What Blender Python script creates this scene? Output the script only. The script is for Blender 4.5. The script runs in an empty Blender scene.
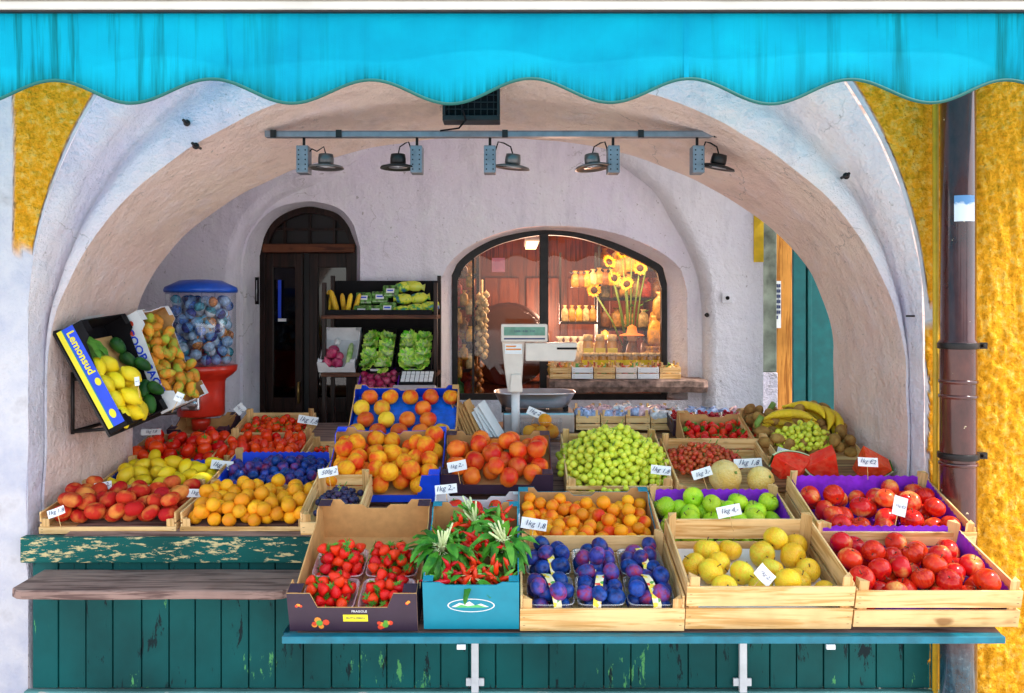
import bpy, bmesh, math, random
from mathutils import Vector, Matrix, Euler, noise
R = random.Random(7)
F = 850.0; EYE = 1.62; HV = 310.0
def P(u, v, Y): return Vector(((u-512)*Y/F, Y, EYE-(v-HV)*Y/F))
scn = bpy.context.scene
COL = scn.collection
# ------------------------------------------------------------------ materials
def newmat(name):
    m = bpy.data.materials.new(name); m.use_nodes = True
    nt = m.node_tree; b = nt.nodes['Principled BSDF']
    return m, nt, b
def N(nt, t, **k):
    n = nt.nodes.new(t)
    for a, v in k.items():
        if a.startswith('i_'):
            n.inputs[a[2:].replace('_', ' ')].default_value = v
        else: setattr(n, a, v)
    return n
def coords(nt, scale=(1,1,1), rnd=False, gen='Object'):
    tc = N(nt, 'ShaderNodeTexCoord'); mp = N(nt, 'ShaderNodeMapping')
    mp.inputs['Scale'].default_value = scale
    nt.links.new(tc.outputs[gen], mp.inputs['Vector'])
    if rnd:
        oi = N(nt, 'ShaderNodeObjectInfo'); mu = N(nt, 'ShaderNodeMath', operation='MULTIPLY'); mu.inputs[1].default_value = 61.7
        nt.links.new(oi.outputs['Random'], mu.inputs[0])
        cb = N(nt, 'ShaderNodeCombineXYZ')
        for i in range(3): nt.links.new(mu.outputs[0], cb.inputs[i])
        nt.links.new(cb.outputs[0], mp.inputs['Location'])
    return mp.outputs[0]
def ramp(nt, fac, stops, interp='LINEAR'):
    r = N(nt, 'ShaderNodeValToRGB'); r.color_ramp.interpolation = interp
    e = r.color_ramp.elements
    while len(e) < len(stops): e.new(0.5)
    for i, (p, c) in enumerate(stops):
        e[i].position = p; e[i].color = (*c, 1) if len(c) == 3 else c
    nt.links.new(fac, r.inputs[0]); return r.outputs[0]
def mixc(nt, fac, a, b, mode='MIX'):
    m = N(nt, 'ShaderNodeMix', data_type='RGBA', blend_type=mode)
    for i, s in ((0, fac), (6, a), (7, b)):
        if hasattr(s, 'links') or hasattr(s, 'is_linked'): nt.links.new(s, m.inputs[i])
        elif i == 0: m.inputs[0].default_value = s
        else: m.inputs[i].default_value = (*s, 1) if len(s) == 3 else s
    return m.outputs[2]
def tnoise(nt, vec, scale, detail=3, rough=.55, dist=0):
    n = N(nt, 'ShaderNodeTexNoise'); n.inputs['Scale'].default_value = scale; n.inputs['Detail'].default_value = detail
    n.inputs['Roughness'].default_value = rough; n.inputs['Distortion'].default_value = dist
    nt.links.new(vec, n.inputs['Vector']); return n.outputs[0]
def bump(nt, b, h, strength=.3, dist=.01):
    n = N(nt, 'ShaderNodeBump'); n.inputs['Strength'].default_value = strength; n.inputs['Distance'].default_value = dist
    nt.links.new(h, n.inputs['Height']); nt.links.new(n.outputs[0], b.inputs['Normal'])
def plain(name, c, rough=.5, metal=0, spec=.5, var=.12, scale=18, bmp=0, coat=0):
    m, nt, b = newmat(name)
    b.inputs['Roughness'].default_value = rough; b.inputs['Metallic'].default_value = metal
    b.inputs['Specular IOR Level'].default_value = spec; b.inputs['Coat Weight'].default_value = coat
    v = coords(nt, rnd=True)
    n = tnoise(nt, v, scale, 4)
    lo = tuple(max(0, x*(1-var*1.6)) for x in c); hi = tuple(min(1, x*(1+var)) for x in c)
    nt.links.new(ramp(nt, n, [(.3, lo), (.7, hi)]), b.inputs['Base Color'])
    if bmp: bump(nt, b, n, bmp, .004)
    return m
def plaster(name, c1, c2, c3, bs=.35):
    m, nt, b = newmat(name); b.inputs['Roughness'].default_value = .9; b.inputs['Specular IOR Level'].default_value = .2
    v = coords(nt)
    big = tnoise(nt, v, 1.3, 3); mid = tnoise(nt, v, 7, 6, .65); fine = tnoise(nt, v, 60, 5, .7)
    a = ramp(nt, big, [(.35, c1), (.65, c2)])
    a = mixc(nt, ramp(nt, mid, [(.5, (0,0,0)), (.78, (.75,.75,.75))]), a, c3)
    sp = tnoise(nt, v, 38, 2)
    st_ = tnoise(nt, coords(nt, (3,3,.8)), 2.2, 6, .7); a = mixc(nt, ramp(nt, st_, [(.5, (0,0,0)), (.75, (.5,.5,.5))]), a, tuple(x*.62 for x in c1))
    vc = N(nt, 'ShaderNodeTexVoronoi', feature='DISTANCE_TO_EDGE'); vc.inputs['Scale'].default_value = 1.6
    dv = N(nt, 'ShaderNodeVectorMath', operation='MULTIPLY_ADD'); nz = N(nt, 'ShaderNodeTexNoise'); nz.inputs['Scale'].default_value = 6; nz.inputs['Detail'].default_value = 5; nt.links.new(v, nz.inputs['Vector'])
    nt.links.new(nz.outputs['Color'], dv.inputs[0]); dv.inputs[1].default_value = (.35,.35,.35); nt.links.new(v, dv.inputs[2]); nt.links.new(dv.outputs[0], vc.inputs['Vector'])
    ck = mixc(nt, ramp(nt, vc.outputs['Distance'], [(.0, (1,1,1)), (.006, (0,0,0))]), (0,0,0), ramp(nt, tnoise(nt, v, 2.1, 2), [(.55, (0,0,0)), (.62, (.6,.6,.6))]))
    a = mixc(nt, ck, a, (.22,.17,.16))
    a = mixc(nt, ramp(nt, sp, [(.70, (0,0,0)), (.76, (.5,.5,.5))]), a, (.25,.2,.18))
    nt.links.new(a, b.inputs['Base Color'])
    h = N(nt, 'ShaderNodeMath', operation='ADD'); nt.links.new(mid, h.inputs[0])
    k = N(nt, 'ShaderNodeMath', operation='MULTIPLY'); k.inputs[1].default_value = .25; nt.links.new(fine, k.inputs[0])
    nt.links.new(k.outputs[0], h.inputs[1]); bump(nt, b, h.outputs[0], min(1, bs*1.5), .05)
    return m
def wood(name, c1, c2, axis=0, rough=.6, g=1.0, knots=True):
    m, nt, b = newmat(name); b.inputs['Roughness'].default_value = rough; b.inputs['Specular IOR Level'].default_value = .25
    s = [38*g]*3; s[axis] = 2.2*g
    v = coords(nt, tuple(s), rnd=True)
    n1 = tnoise(nt, v, 1.4, 6, .6, .6)
    v2 = coords(nt, (1,1,1), rnd=True); n2 = tnoise(nt, v2, 6, 3)
    a = ramp(nt, n1, [(.3, tuple(x*.7 for x in c2)), (.42, c2), (.5, c1), (.62, tuple(x*1.12 for x in c1)), (.75, c2)])
    a = mixc(nt, ramp(nt, n2, [(.45, (0,0,0)), (.75, (.55,.55,.55))]), a, tuple(x*.72 for x in c2))
    if knots:
        s2 = [14]*3; s2[axis] = 7
        n3 = tnoise(nt, coords(nt, tuple(s2), rnd=True), 1, 1)
        a = mixc(nt, ramp(nt, n3, [(.74, (0,0,0)), (.8, (.8,.8,.8))]), a, (c2[0]*.4, c2[1]*.3, c2[2]*.25))
    nt.links.new(a, b.inputs['Base Color']); bump(nt, b, n1, .25, .002)
    return m
def worn(name, paint, under, amt=.5, axis=0, rough=.55, alt=None, sc=1.0):
    """painted wood, paint flaking to bare wood"""
    m, nt, b = newmat(name); b.inputs['Roughness'].default_value = rough
    s = [16*sc]*3; s[axis] = 4*sc
    v = coords(nt, tuple(s)); n = tnoise(nt, v, 1.2, 8, .72, .3)
    v2 = coords(nt); n2 = tnoise(nt, v2, 3, 4)
    pc = ramp(nt, n2, [(.3, tuple(x*.6 for x in paint)), (.7, tuple(x*1.25 for x in paint))])
    if alt:
        n4 = tnoise(nt, coords(nt, (26,26,7)), 1.1, 6, .75); n6 = tnoise(nt, v2, 2.2, 2); n4m = N(nt,'ShaderNodeMath',operation='MULTIPLY'); nt.links.new(n4, n4m.inputs[0]); nt.links.new(ramp(nt, n6, [(.48,(.8,.8,.8)),(.62,(1.1,1.1,1.1))]), n4m.inputs[1]); pc = mixc(nt, ramp(nt, n4m.outputs[0], [(.64, (0,0,0)), (.67, (.8,.8,.8))]), pc, alt)
    f = ramp(nt, n, [(amt, (0,0,0)), (amt+.03, (1,1,1))])
    a = mixc(nt, f, pc, under); b.inputs['Specular IOR Level'].default_value = .25
    nt.links.new(a, b.inputs['Base Color']); bump(nt, b, n, .35, .004)
    return m
def fruitmat(name, c1, c2, c3=None, lo=.4, hi=.6, sc=1.0, rough=.35, freck=None, spec=.5, sub=.0, coat=.0, grad=None, bloom=None):
    """c1->c2 blush over noise; coordinates are in object space where every fruit is about radius 1 * its size"""
    m, nt, b = newmat(name); b.inputs['Roughness'].default_value = rough; b.inputs['Specular IOR Level'].default_value = spec*.55
    b.inputs['Coat Weight'].default_value = coat*.35; b.inputs['Coat Roughness'].default_value = .15
    tc = N(nt, 'ShaderNodeTexCoord')
    v = coords(nt, (1,1,1), rnd=True)
    n = tnoise(nt, v, sc, 3, .5)
    a = ramp(nt, n, [(lo, c1), (hi, c2)])
    if c3 is not None:
        st = coords(nt, (6,6,.7), rnd=True); n2 = tnoise(nt, st, sc*1.2, 4, .6)
        a = mixc(nt, ramp(nt, n2, [(.45, (0,0,0)), (.7, (.75,.75,.75))]), a, c3)
    if grad:  # colour toward the stem
        sx = N(nt, 'ShaderNodeSeparateXYZ'); nt.links.new(tc.outputs['Object'], sx.inputs[0])
        a = mixc(nt, ramp(nt, sx.outputs[2], [(grad[1], (0,0,0)), (grad[2], (1,1,1))]), a, grad[0])
    if freck:
        vo = N(nt, 'ShaderNodeTexVoronoi'); vo.inputs['Scale'].default_value = freck[1]; nt.links.new(v, vo.inputs['Vector'])
        a = mixc(nt, ramp(nt, vo.outputs['Distance'], [(.0, (1,1,1)), (freck[2], (0,0,0))]), a, freck[0])
        bump(nt, b, vo.outputs['Distance'], .25, .02)
    sp2_ = tnoise(nt, v, 46, 3, .6); a = mixc(nt, ramp(nt, sp2_, [(.68, (0,0,0)), (.76, (.35,.35,.35))]), a, tuple(x*.5 for x in c1))
    if bloom:
        n5 = tnoise(nt, v, sc*2.3, 5, .65); a = mixc(nt, ramp(nt, n5, [(.35, (0,0,0)), (.62, (.85,.85,.85))]), a, bloom)
    oi = N(nt, 'ShaderNodeObjectInfo'); hs = N(nt, 'ShaderNodeHueSaturation')
    mr = N(nt, 'ShaderNodeMapRange'); mr.inputs['To Min'].default_value = .74; mr.inputs['To Max'].default_value = 1.06
    nt.links.new(oi.outputs['Random'], mr.inputs[0]); nt.links.new(mr.outputs[0], hs.inputs['Value']); nt.links.new(a, hs.inputs['Color'])
    mr2 = N(nt, 'ShaderNodeMapRange'); mr2.inputs['To Min'].default_value = .496; mr2.inputs['To Max'].default_value = .508
    nt.links.new(oi.outputs['Random'], mr2.inputs[0]); nt.links.new(mr2.outputs[0], hs.inputs['Hue'])
    nt.links.new(hs.outputs[0], b.inputs['Base Color'])
    if sub: b.inputs['Subsurface Weight'].default_value = sub; b.inputs['Subsurface Radius'].default_value = (.01,.006,.004)
    return m
def clear(name, tint=(1,1,1), gloss=.12, rough=.05, opaque=.0):
    m = bpy.data.materials.new(name); m.use_nodes = True; nt = m.node_tree; nt.nodes.clear()
    o = N(nt, 'ShaderNodeOutputMaterial'); t = N(nt, 'ShaderNodeBsdfTransparent'); t.inputs[0].default_value = (*tint, 1)
    g = N(nt, 'ShaderNodeBsdfGlossy'); g.inputs['Roughness'].default_value = rough
    lw = N(nt, 'ShaderNodeLayerWeight'); lw.inputs[0].default_value = .35
    mr = N(nt, 'ShaderNodeMapRange'); mr.inputs['To Min'].default_value = gloss; mr.inputs['To Max'].default_value = min(1, gloss*4)
    nt.links.new(lw.outputs['Facing'], mr.inputs[0])
    mx = N(nt, 'ShaderNodeMixShader'); nt.links.new(mr.outputs[0], mx.inputs[0]); nt.links.new(t.outputs[0], mx.inputs[1]); nt.links.new(g.outputs[0], mx.inputs[2])
    last = mx
    if opaque:
        d = N(nt, 'ShaderNodeBsdfDiffuse'); d.inputs[0].default_value = (*tint, 1); m2 = N(nt, 'ShaderNodeMixShader'); m2.inputs[0].default_value = opaque
        nt.links.new(mx.outputs[0], m2.inputs[1]); nt.links.new(d.outputs[0], m2.inputs[2]); last = m2
    nt.links.new(last.outputs[0], o.inputs[0]); return m
# ------------------------------------------------------------------ mesh builder
class MB:
    def __init__(s): s.v = []; s.f = []; s.m = []; s.s = []
    def add(s, vs, fs, mat=0, smooth=False, M=None):
        o = len(s.v)
        s.v += [tuple(M @ Vector(p)) if M is not None else tuple(p) for p in vs]
        for i, f in enumerate(fs):
            s.f.append(tuple(a+o for a in f)); s.m.append(mat[i] if isinstance(mat, (list, tuple)) else mat); s.s.append(smooth)
        return s
    def box(s, lo, hi, mat=0, M=None):
        x0,y0,z0 = lo; x1,y1,z1 = hi
        vs = [(x0,y0,z0),(x1,y0,z0),(x1,y1,z0),(x0,y1,z0),(x0,y0,z1),(x1,y0,z1),(x1,y1,z1),(x0,y1,z1)]
        fs = [(0,3,2,1),(4,5,6,7),(0,1,5,4),(1,2,6,5),(2,3,7,6),(3,0,4,7)]
        return s.add(vs, fs, mat, False, M)
    def prism(s, poly, t, M=None, mf=0, mb=None, ms=None):
        """poly of (x,z); extruded from y=0 (material mf) to y=t (mb)"""
        mb = mf if mb is None else mb; ms = mf if ms is None else ms
        n = len(poly); vs = [(x,0,z) for x, z in poly]+[(x,t,z) for x, z in poly]
        fs = [tuple(range(n)), tuple(range(2*n-1, n-1, -1))]+[(i, i+n, (i+1)%n+n, (i+1)%n) for i in range(n)]
        return s.add(vs, fs, [mf, mb]+[ms]*n, False, M)
    def tube(s, pts, r, seg=8, mat=0, cap=True, M=None):
        pts = [Vector(p) for p in pts]; n = len(pts); rs = r if isinstance(r, (list, tuple)) else [r]*n
        vs = []; up = None
        for i, p in enumerate(pts):
            d = (pts[min(i+1, n-1)]-pts[max(i-1, 0)]).normalized()
            if up is None: up = d.orthogonal().normalized()
            up = (up-d*up.dot(d)); up = up.normalized() if up.length > 1e-6 else d.orthogonal().normalized()
            w = d.cross(up)
            for k in range(seg):
                a = 2*math.pi*k/seg; vs.append(p+(up*math.cos(a)+w*math.sin(a))*rs[i])
        fs = [(i*seg+k, i*seg+(k+1)%seg, (i+1)*seg+(k+1)%seg, (i+1)*seg+k) for i in range(n-1) for k in range(seg)]
        if cap: fs += [tuple(range(seg-1, -1, -1)), tuple(range((n-1)*seg, n*seg))]
        return s.add(vs, fs, mat, True, M)
    def lathe(s, prof, seg=20, mat=0, M=None, fn=None, smooth=True):
        """prof: (r,z) bottom to top"""
        vs = []; n = len(prof)
        for r, z in prof:
            for k in range(seg):
                a = 2*math.pi*k/seg; p = Vector((r*math.cos(a), r*math.sin(a), z))
                vs.append(fn(p, a) if fn else p)
        fs = [(i*seg+k, i*seg+(k+1)%seg, (i+1)*seg+(k+1)%seg, (i+1)*seg+k) for i in range(n-1) for k in range(seg)]
        if prof[0][0] > 1e-5: fs.append(tuple(range(seg-1, -1, -1)))
        if prof[-1][0] > 1e-5: fs.append(tuple(range((n-1)*seg, n*seg)))
        return s.add(vs, fs, mat, smooth, M)
    def mesh(s, name):
        me = bpy.data.meshes.new(name); me.from_pydata(s.v, [], s.f)
        me.polygons.foreach_set('material_index', s.m); me.polygons.foreach_set('use_smooth', s.s)
        me.validate(); me.update(); return me
    def build(s, name, mats, parent=None, M=None, bevel=0, **tags):
        me = s.mesh(name)
        for m in (mats if isinstance(mats, (list, tuple)) else [mats]): me.materials.append(m)
        return link(name, me, parent, M, bevel, **tags)
def link(name, me, parent=None, M=None, bevel=0, **tags):
    o = bpy.data.objects.new(name, me); COL.objects.link(o)
    if parent is not None: o.parent = parent
    if M is not None: o.matrix_basis = M
    if bevel:
        b = o.modifiers.new('soft', 'BEVEL'); b.width = bevel; b.segments = 2; b.limit_method = 'ANGLE'; b.angle_limit = .7
    for k, v in tags.items(): o[k] = v
    return o
def tag(o, label, cat, group=None):
    o['label'] = label; o['category'] = cat
    if group: o['group'] = group
    return o
def thing(name, label, cat, M=None, group=None):
    o = bpy.data.objects.new(name, None); COL.objects.link(o); o.empty_display_size = .05
    if M is not None: o.matrix_world = M
    return tag(o, label, cat, group)
def struct(o): o['kind'] = 'structure'; return o
def T(x=0, y=0, z=0, rx=0, ry=0, rz=0, s=1):
    return Matrix.Translation((x, y, z)) @ Euler((rx, ry, rz)).to_matrix().to_4x4() @ Matrix.Scale(s, 4)
def copytree(o, M, label=None):
    c = o.copy(); COL.objects.link(c); c.matrix_world = M
    if label: c['label'] = label
    for ch in o.children:
        d = ch.copy(); COL.objects.link(d); d.parent = c; d.matrix_basis = ch.matrix_basis.copy()
        for g in ch.children:
            e = g.copy(); COL.objects.link(e); e.parent = d; e.matrix_basis = g.matrix_basis.copy()
    return c
FONTN = [0]
def text(body, size, mat, parent, M, name='lettering', ext=.0004, squash=1.0, shear=0, bold=0):
    cu = bpy.data.curves.new('t', 'FONT'); cu.body = body; cu.size = size; cu.align_x = 'CENTER'; cu.align_y = 'CENTER'; cu.extrude = ext; cu.shear = shear
    cu.offset = bold; cu.resolution_u = 2
    o = bpy.data.objects.new('t', cu); COL.objects.link(o)
    dg = bpy.context.evaluated_depsgraph_get(); me = bpy.data.meshes.new_from_object(o.evaluated_get(dg))
    bpy.data.objects.remove(o); me.materials.clear(); me.materials.append(mat)
    me.transform(Matrix.Diagonal((squash, 1, 1, 1)))
    return link(name, me, parent, M)
RX = Matrix.Rotation(math.pi/2, 4, 'X')   # text upright facing -Y
# ------------------------------------------------------------------ palette
M_ = {}
M_['plaster'] = plaster('plaster_white', (.76,.70,.84), (.94,.82,.80), (.88,.84,.90), .65)  # lilac and peach tints put coloured light into the white plaster
M_['vault'] = plaster('plaster_vault', (.88,.64,.58), (.94,.74,.64), (.90,.76,.78), .65)  # warm light on the soffit is painted in as a tint
M_['back'] = plaster('plaster_back', (.88,.82,.93), (.94,.90,.94), (.94,.94,.96), .45)  # lilac tint stands in for the cool light on this wall
M_['pier'] = plaster('plaster_pier', (.84,.84,.92), (.90,.88,.90), (.92,.92,.95), .6)
M_['pine'] = wood('pine_along', (.82,.54,.25), (.66,.36,.12), 0)
M_['pine_y'] = wood('pine_across', (.82,.54,.25), (.66,.36,.12), 1)
M_['pine_z'] = wood('pine_up', (.74,.46,.20), (.58,.32,.11), 2)
M_['oldwood'] = wood('weathered_board', (.30,.19,.16), (.14,.08,.07), 0, .7)
M_['tablewood'] = wood('table_wood', (.26,.13,.06), (.10,.05,.02), 0, .5)
M_['darkwood'] = wood('dark_wood', (.030,.011,.007), (.010,.004,.003), 2, .4)
M_['orangewood'] = wood('orange_wood', (.62,.26,.05), (.40,.14,.02), 2, .5)
M_['teal'] = worn('teal_planks', (.0,.085,.085), (.0,.012,.016), .60, 2, .6, alt=(.12,.42,.12))
M_['tealedge'] = worn('flaking_teal_edge', (.0,.085,.075), (.60,.48,.24), .555, 0, .7, sc=3.2)
M_['tealmetal'] = plain('turquoise_metal', (.0,.15,.22), .4, var=.2)
M_['black'] = plain('black_plastic', (.008,.007,.009), .6, spec=.12, var=.2)
M_['iron'] = plain('black_iron', (.02,.016,.016), .45, .4, var=.3)
M_['kraft'] = plain('kraft_cardboard', (.60,.33,.13), .8, spec=.15, var=.08, scale=30)
M_['tealcard'] = plain('teal_cardboard', (.0,.22,.32), .55, var=.06)
M_['darkcard'] = plain('dark_cardboard', (.035,.015,.035), .5, var=.1)
M_['bluecard'] = plain('blue_cardboard', (.005,.06,.70), .45, var=.1)
M_['bluefilm'] = plain('blue_film', (.0,.14,.75), .3, var=.25, scale=30, bmp=.4)
M_['whitecard'] = plain('white_cardboard', (.75,.74,.76), .6, var=.06)
M_['yellow'] = plain('yellow_print', (.85,.72,.02), .5, var=.04)
M_['purple'] = plain('purple_paper', (.26,.02,.66), .5, var=.2, scale=25, bmp=.4)
M_['paper'] = plain('white_paper', (.82,.82,.84), .7, var=.03)
M_['ink'] = plain('blue_ink', (.03,.04,.12), .6, var=.05)
M_['red'] = plain('red_plastic', (.62,.025,.01), .3, var=.1, coat=.3)
M_['blue'] = plain('blue_plastic', (.01,.09,.55), .3, var=.1)
M_['steel'] = plain('steel', (.55,.56,.60), .28, .9, var=.08)
M_['greymetal'] = plain('grey_metal', (.22,.24,.28), .45, .5, var=.15)
M_['lampgrey'] = plain('lamp_grey', (.16,.15,.15), .35, .6, var=.2)
M_['whitemetal'] = plain('white_metal', (.75,.75,.78), .4, var=.08)
M_['beige'] = plain('beige_plastic', (.74,.64,.57), .4, var=.05)
M_['clear'] = clear('clear_plastic', (.96,.97,1), .10)
M_['punnet'] = clear('punnet_plastic', (.93,.93,.98), .18, .12, .14)
M_['pinkpun'] = clear('pink_punnet_plastic', (.95,.65,.75), .2, .15, .3)
M_['glass'] = clear('window_glass', (.97,.96,.95), .05, .02)
M_['leaf'] = fruitmat('leaf_green', (.05,.22,.02), (.14,.40,.04), sc=22, rough=.5)
M_['darkleaf'] = fruitmat('dark_leaf', (.02,.13,.01), (.07,.30,.02), sc=24, rough=.45)
M_['palestalk'] = plain('pale_stalk', (.62,.72,.38), .5)
M_['paleleaf'] = fruitmat('pale_leaf', (.25,.50,.10), (.62,.72,.32), sc=25, rough=.5)
M_['stalk'] = plain('green_stalk', (.16,.26,.04), .6)
M_['brownstalk'] = plain('brown_stalk', (.10,.05,.02), .7)
# fruit skins (coords in metres, so scales are large)
M_['redapple'] = fruitmat('red_apple_skin', (.74,.008,.008), (.50,.003,.008), (.85,.06,.012), sc=16, rough=.2, coat=.3)
M_['redapple2'] = fruitmat('red_yellow_apple_skin', (.78,.015,.010), (.93,.48,.12), (.74,.03,.015), .48, .70, sc=18, rough=.22, coat=.3)
M_['greenapple'] = fruitmat('green_apple_skin', (.34,.66,.01), (.60,.80,.03), sc=14, rough=.25, coat=.3, freck=((.7,.8,.4), 240, .10))
M_['yellowapple'] = fruitmat('yellow_apple_skin', (.97,.56,.02), (.80,.70,.05), (.95,.42,.02), lo=.42, hi=.64, sc=16, rough=.28, coat=.2, freck=((.70,.40,.04), 240, .07))
M_['peach'] = fruitmat('peach_skin', (.98,.42,.015), (.88,.05,.01), (.88,.14,.01), .44, .60, sc=15, rough=.5, spec=.35)
M_['nectarine'] = fruitmat('red_peach_skin', (.94,.20,.02), (.78,.025,.008), None, .44, .62, sc=15, rough=.4)
M_['yellowpeach'] = fruitmat('yellow_peach_skin', (.96,.55,.03), (.92,.22,.02), None, .5, .68, sc=14, rough=.5)
M_['flatpeach'] = fruitmat('flat_peach_skin', (.88,.30,.06), (.60,.018,.012), None, .30, .52, sc=15, rough=.6, spec=.3)
M_['apricot'] = fruitmat('apricot_skin', (.98,.44,.012), (.96,.30,.01), None, .4, .65, sc=16, rough=.5)
M_['apricot2'] = fruitmat('blushed_apricot_skin', (.98,.33,.010), (.92,.06,.006), None, .47, .66, sc=16, rough=.45)
M_['tomato'] = fruitmat('tomato_skin', (.86,.018,.006), (.90,.07,.008), None, .4, .7, sc=14, rough=.18, coat=.4)
M_['plum'] = fruitmat('plum_skin', (.006,.012,.09), (.07,.006,.05), None, .48, .62, sc=18, rough=.32, bloom=(.015,.09,.42))
M_['plumr'] = fruitmat('red_plum_skin', (.02,.015,.10), (.36,.012,.04), None, .44, .56, sc=20, rough=.34, bloom=(.05,.08,.40))
M_['lemon'] = fruitmat('lemon_skin', (.98,.68,.008), (.98,.74,.03), None, sc=20, rough=.4, freck=((.85,.58,.01), 380, .2))
M_['yellowpear'] = fruitmat('yellow_fruit_skin', (.97,.62,.01), (.98,.70,.04), None, sc=20, rough=.4)
M_['avocado'] = fruitmat('avocado_skin', (.01,.06,.01), (.03,.12,.015), None, sc=20, rough=.35, freck=((.05,.2,.03), 300, .2))
M_['cactus'] = fruitmat('prickly_pear_skin', (.85,.30,.03), (.40,.50,.05), None, .45, .6, sc=18, rough=.5, freck=((.75,.7,.3), 110, .12))
M_['straw'] = fruitmat('strawberry_skin', (.90,.015,.008), (.78,.008,.006), None, sc=20, rough=.28, coat=.2, freck=((.92,.50,.06), 330, .11))
M_['grapeg'] = fruitmat('green_grape_skin', (.82,.80,.08), (.66,.72,.05), None, sc=30, rough=.25, coat=.2)
M_['graper'] = fruitmat('red_grape_skin', (.66,.05,.03), (.52,.12,.03), None, sc=30, rough=.25, coat=.2)
M_['graped'] = fruitmat('dark_grape_skin', (.02,.02,.06), (.05,.01,.04), None, sc=30, rough=.35, bloom=(.04,.05,.14))
M_['rasp'] = fruitmat('raspberry_skin', (.50,.01,.03), (.35,.005,.02), None, sc=60, rough=.4)
M_['blueb'] = fruitmat('blueberry_skin', (.02,.04,.22), (.05,.06,.28), None, sc=60, rough=.5)
M_['melon'] = fruitmat('melon_rind', (.90,.66,.26), (.82,.52,.12), None, sc=10, rough=.6, freck=((.86,.78,.55), 120, .25))
M_['flesh'] = fruitmat('watermelon_flesh', (.95,.03,.015), (.95,.08,.04), None, sc=30, rough=.25, freck=((.03,.01,.01), 42, .12))
M_['palerind'] = plain('pale_rind', (.62,.70,.40), .5)
M_['rind'] = fruitmat('watermelon_rind', (.02,.16,.03), (.08,.30,.05), None, sc=30, rough=.35)
M_['banana'] = fruitmat('banana_skin', (.90,.58,.02), (.80,.50,.03), None, sc=20, rough=.5, freck=((.20,.09,.02), 90, .16))
M_['kiwi'] = fruitmat('kiwi_skin', (.30,.14,.035), (.42,.22,.06), None, sc=40, rough=.85)
M_['onion'] = fruitmat('red_onion_skin', (.42,.015,.10), (.62,.12,.22), (.28,.01,.06), sc=22, rough=.3, coat=.2)
M_['corn'] = fruitmat('corn_kernels', (.90,.55,.02), (.85,.45,.02), None, sc=30, rough=.4, freck=((.95,.75,.15), 160, .5))
M_['chilli'] = fruitmat('chilli_skin', (.75,.012,.008), (.60,.01,.01), None, sc=30, rough=.18, coat=.4)
M_['chillig'] = fruitmat('green_chilli_skin', (.08,.30,.03), (.14,.42,.04), None, sc=30, rough=.2, coat=.3)
M_['lettuce'] = fruitmat('lettuce_leaf', (.14,.60,.01), (.78,.95,.16), None, .38, .58, sc=28, rough=.5)
SUN = (.75,-.25,1.2); SKY = .47
# ------------------------------------------------------------------ setting
def arch(cx, a, zs, H, Y, nl=100, na=150, z0=0.0):
    pts = [Vector((cx-a, Y, z0+(zs-z0)*i/nl)) for i in range(nl)]
    for i in range(na+1):
        t = math.pi*(1-i/na); pts.append(Vector((cx+a*math.cos(t), Y, zs+H*math.sin(t))))
    pts += [Vector((cx+a, Y, zs-(zs-z0)*(i+1)/nl)) for i in range(nl)]
    return pts
def lerp(a, b, t): return a+(b-a)*t
def lerpP(A, B, t, Y=None):
    o = [a.lerp(b, t) for a, b in zip(A, B)]
    if Y is not None:
        for p in o: p.y = Y
    return o
def loft(secs, mats, name, smooth=True, mat=0, wob=.006):
    mb = MB(); n = len(secs[0]); vs = []
    for S in secs:
        for p in S:
            q = noise.noise_vector(p*1.7)*wob*2.2+noise.noise_vector(p*6)*wob
            vs.append(p+q)
    fs = [(j*n+i, j*n+i+1, (j+1)*n+i+1, (j+1)*n+i) for j in range(len(secs)-1) for i in range(n-1)]
    mb.add(vs, fs, mat, smooth); return mb
FY = 3.30
A_ = (-.138, 1.741, 1.54, 1.71); C_ = (-.140, 1.730, 1.35, 1.24); D_ = (-.14, 1.695, 1.43, 1.03)
SA = arch(*A_, FY); SC = arch(*C_, 3.42); SD = arch(*D_, 4.10)
# vaulted recess: moulded front ring, then the long soffit
secs = [SA]
for t, y in ((.18,3.315),(.34,3.335),(.42,3.36),(.47,3.44),(.54,3.475),(.62,3.455),(.74,3.415),(.88,3.40)): secs.append(lerpP(SA, SC, t, y))
secs.append(SC); mbf = loft(secs, None, 'ring')
arch_root = thing('stone_arch', 'wide whitewashed vaulted arch spanning the whole fruit stall', 'arch', T())
mbf.build('arch_moulding', M_['plaster'], arch_root)
secs = [SC]+[lerpP(SC, SD, k/12, lerp(3.42, 4.10, k/12)) for k in range(1, 13)]
loft(secs, None, 's').build('arch_soffit', M_['vault'], arch_root)
# back of the arch wall
big = []
for p in SD:
    d = Vector((p.x+.14, 0, p.z-1.0)); k = max(abs(d.x)/2.6, abs(d.z)/2.2, 1e-6); q = Vector((-.14, 4.10, 1.0))+d/k
    big.append(q)
for i, p in enumerate(big): p.z = max(p.z, 0.0)
loft([SD, [Vector((p.x, 4.13, p.z)) for p in big]], None, 'b', False).build('arch_rear_face', M_['back'], arch_root)
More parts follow.
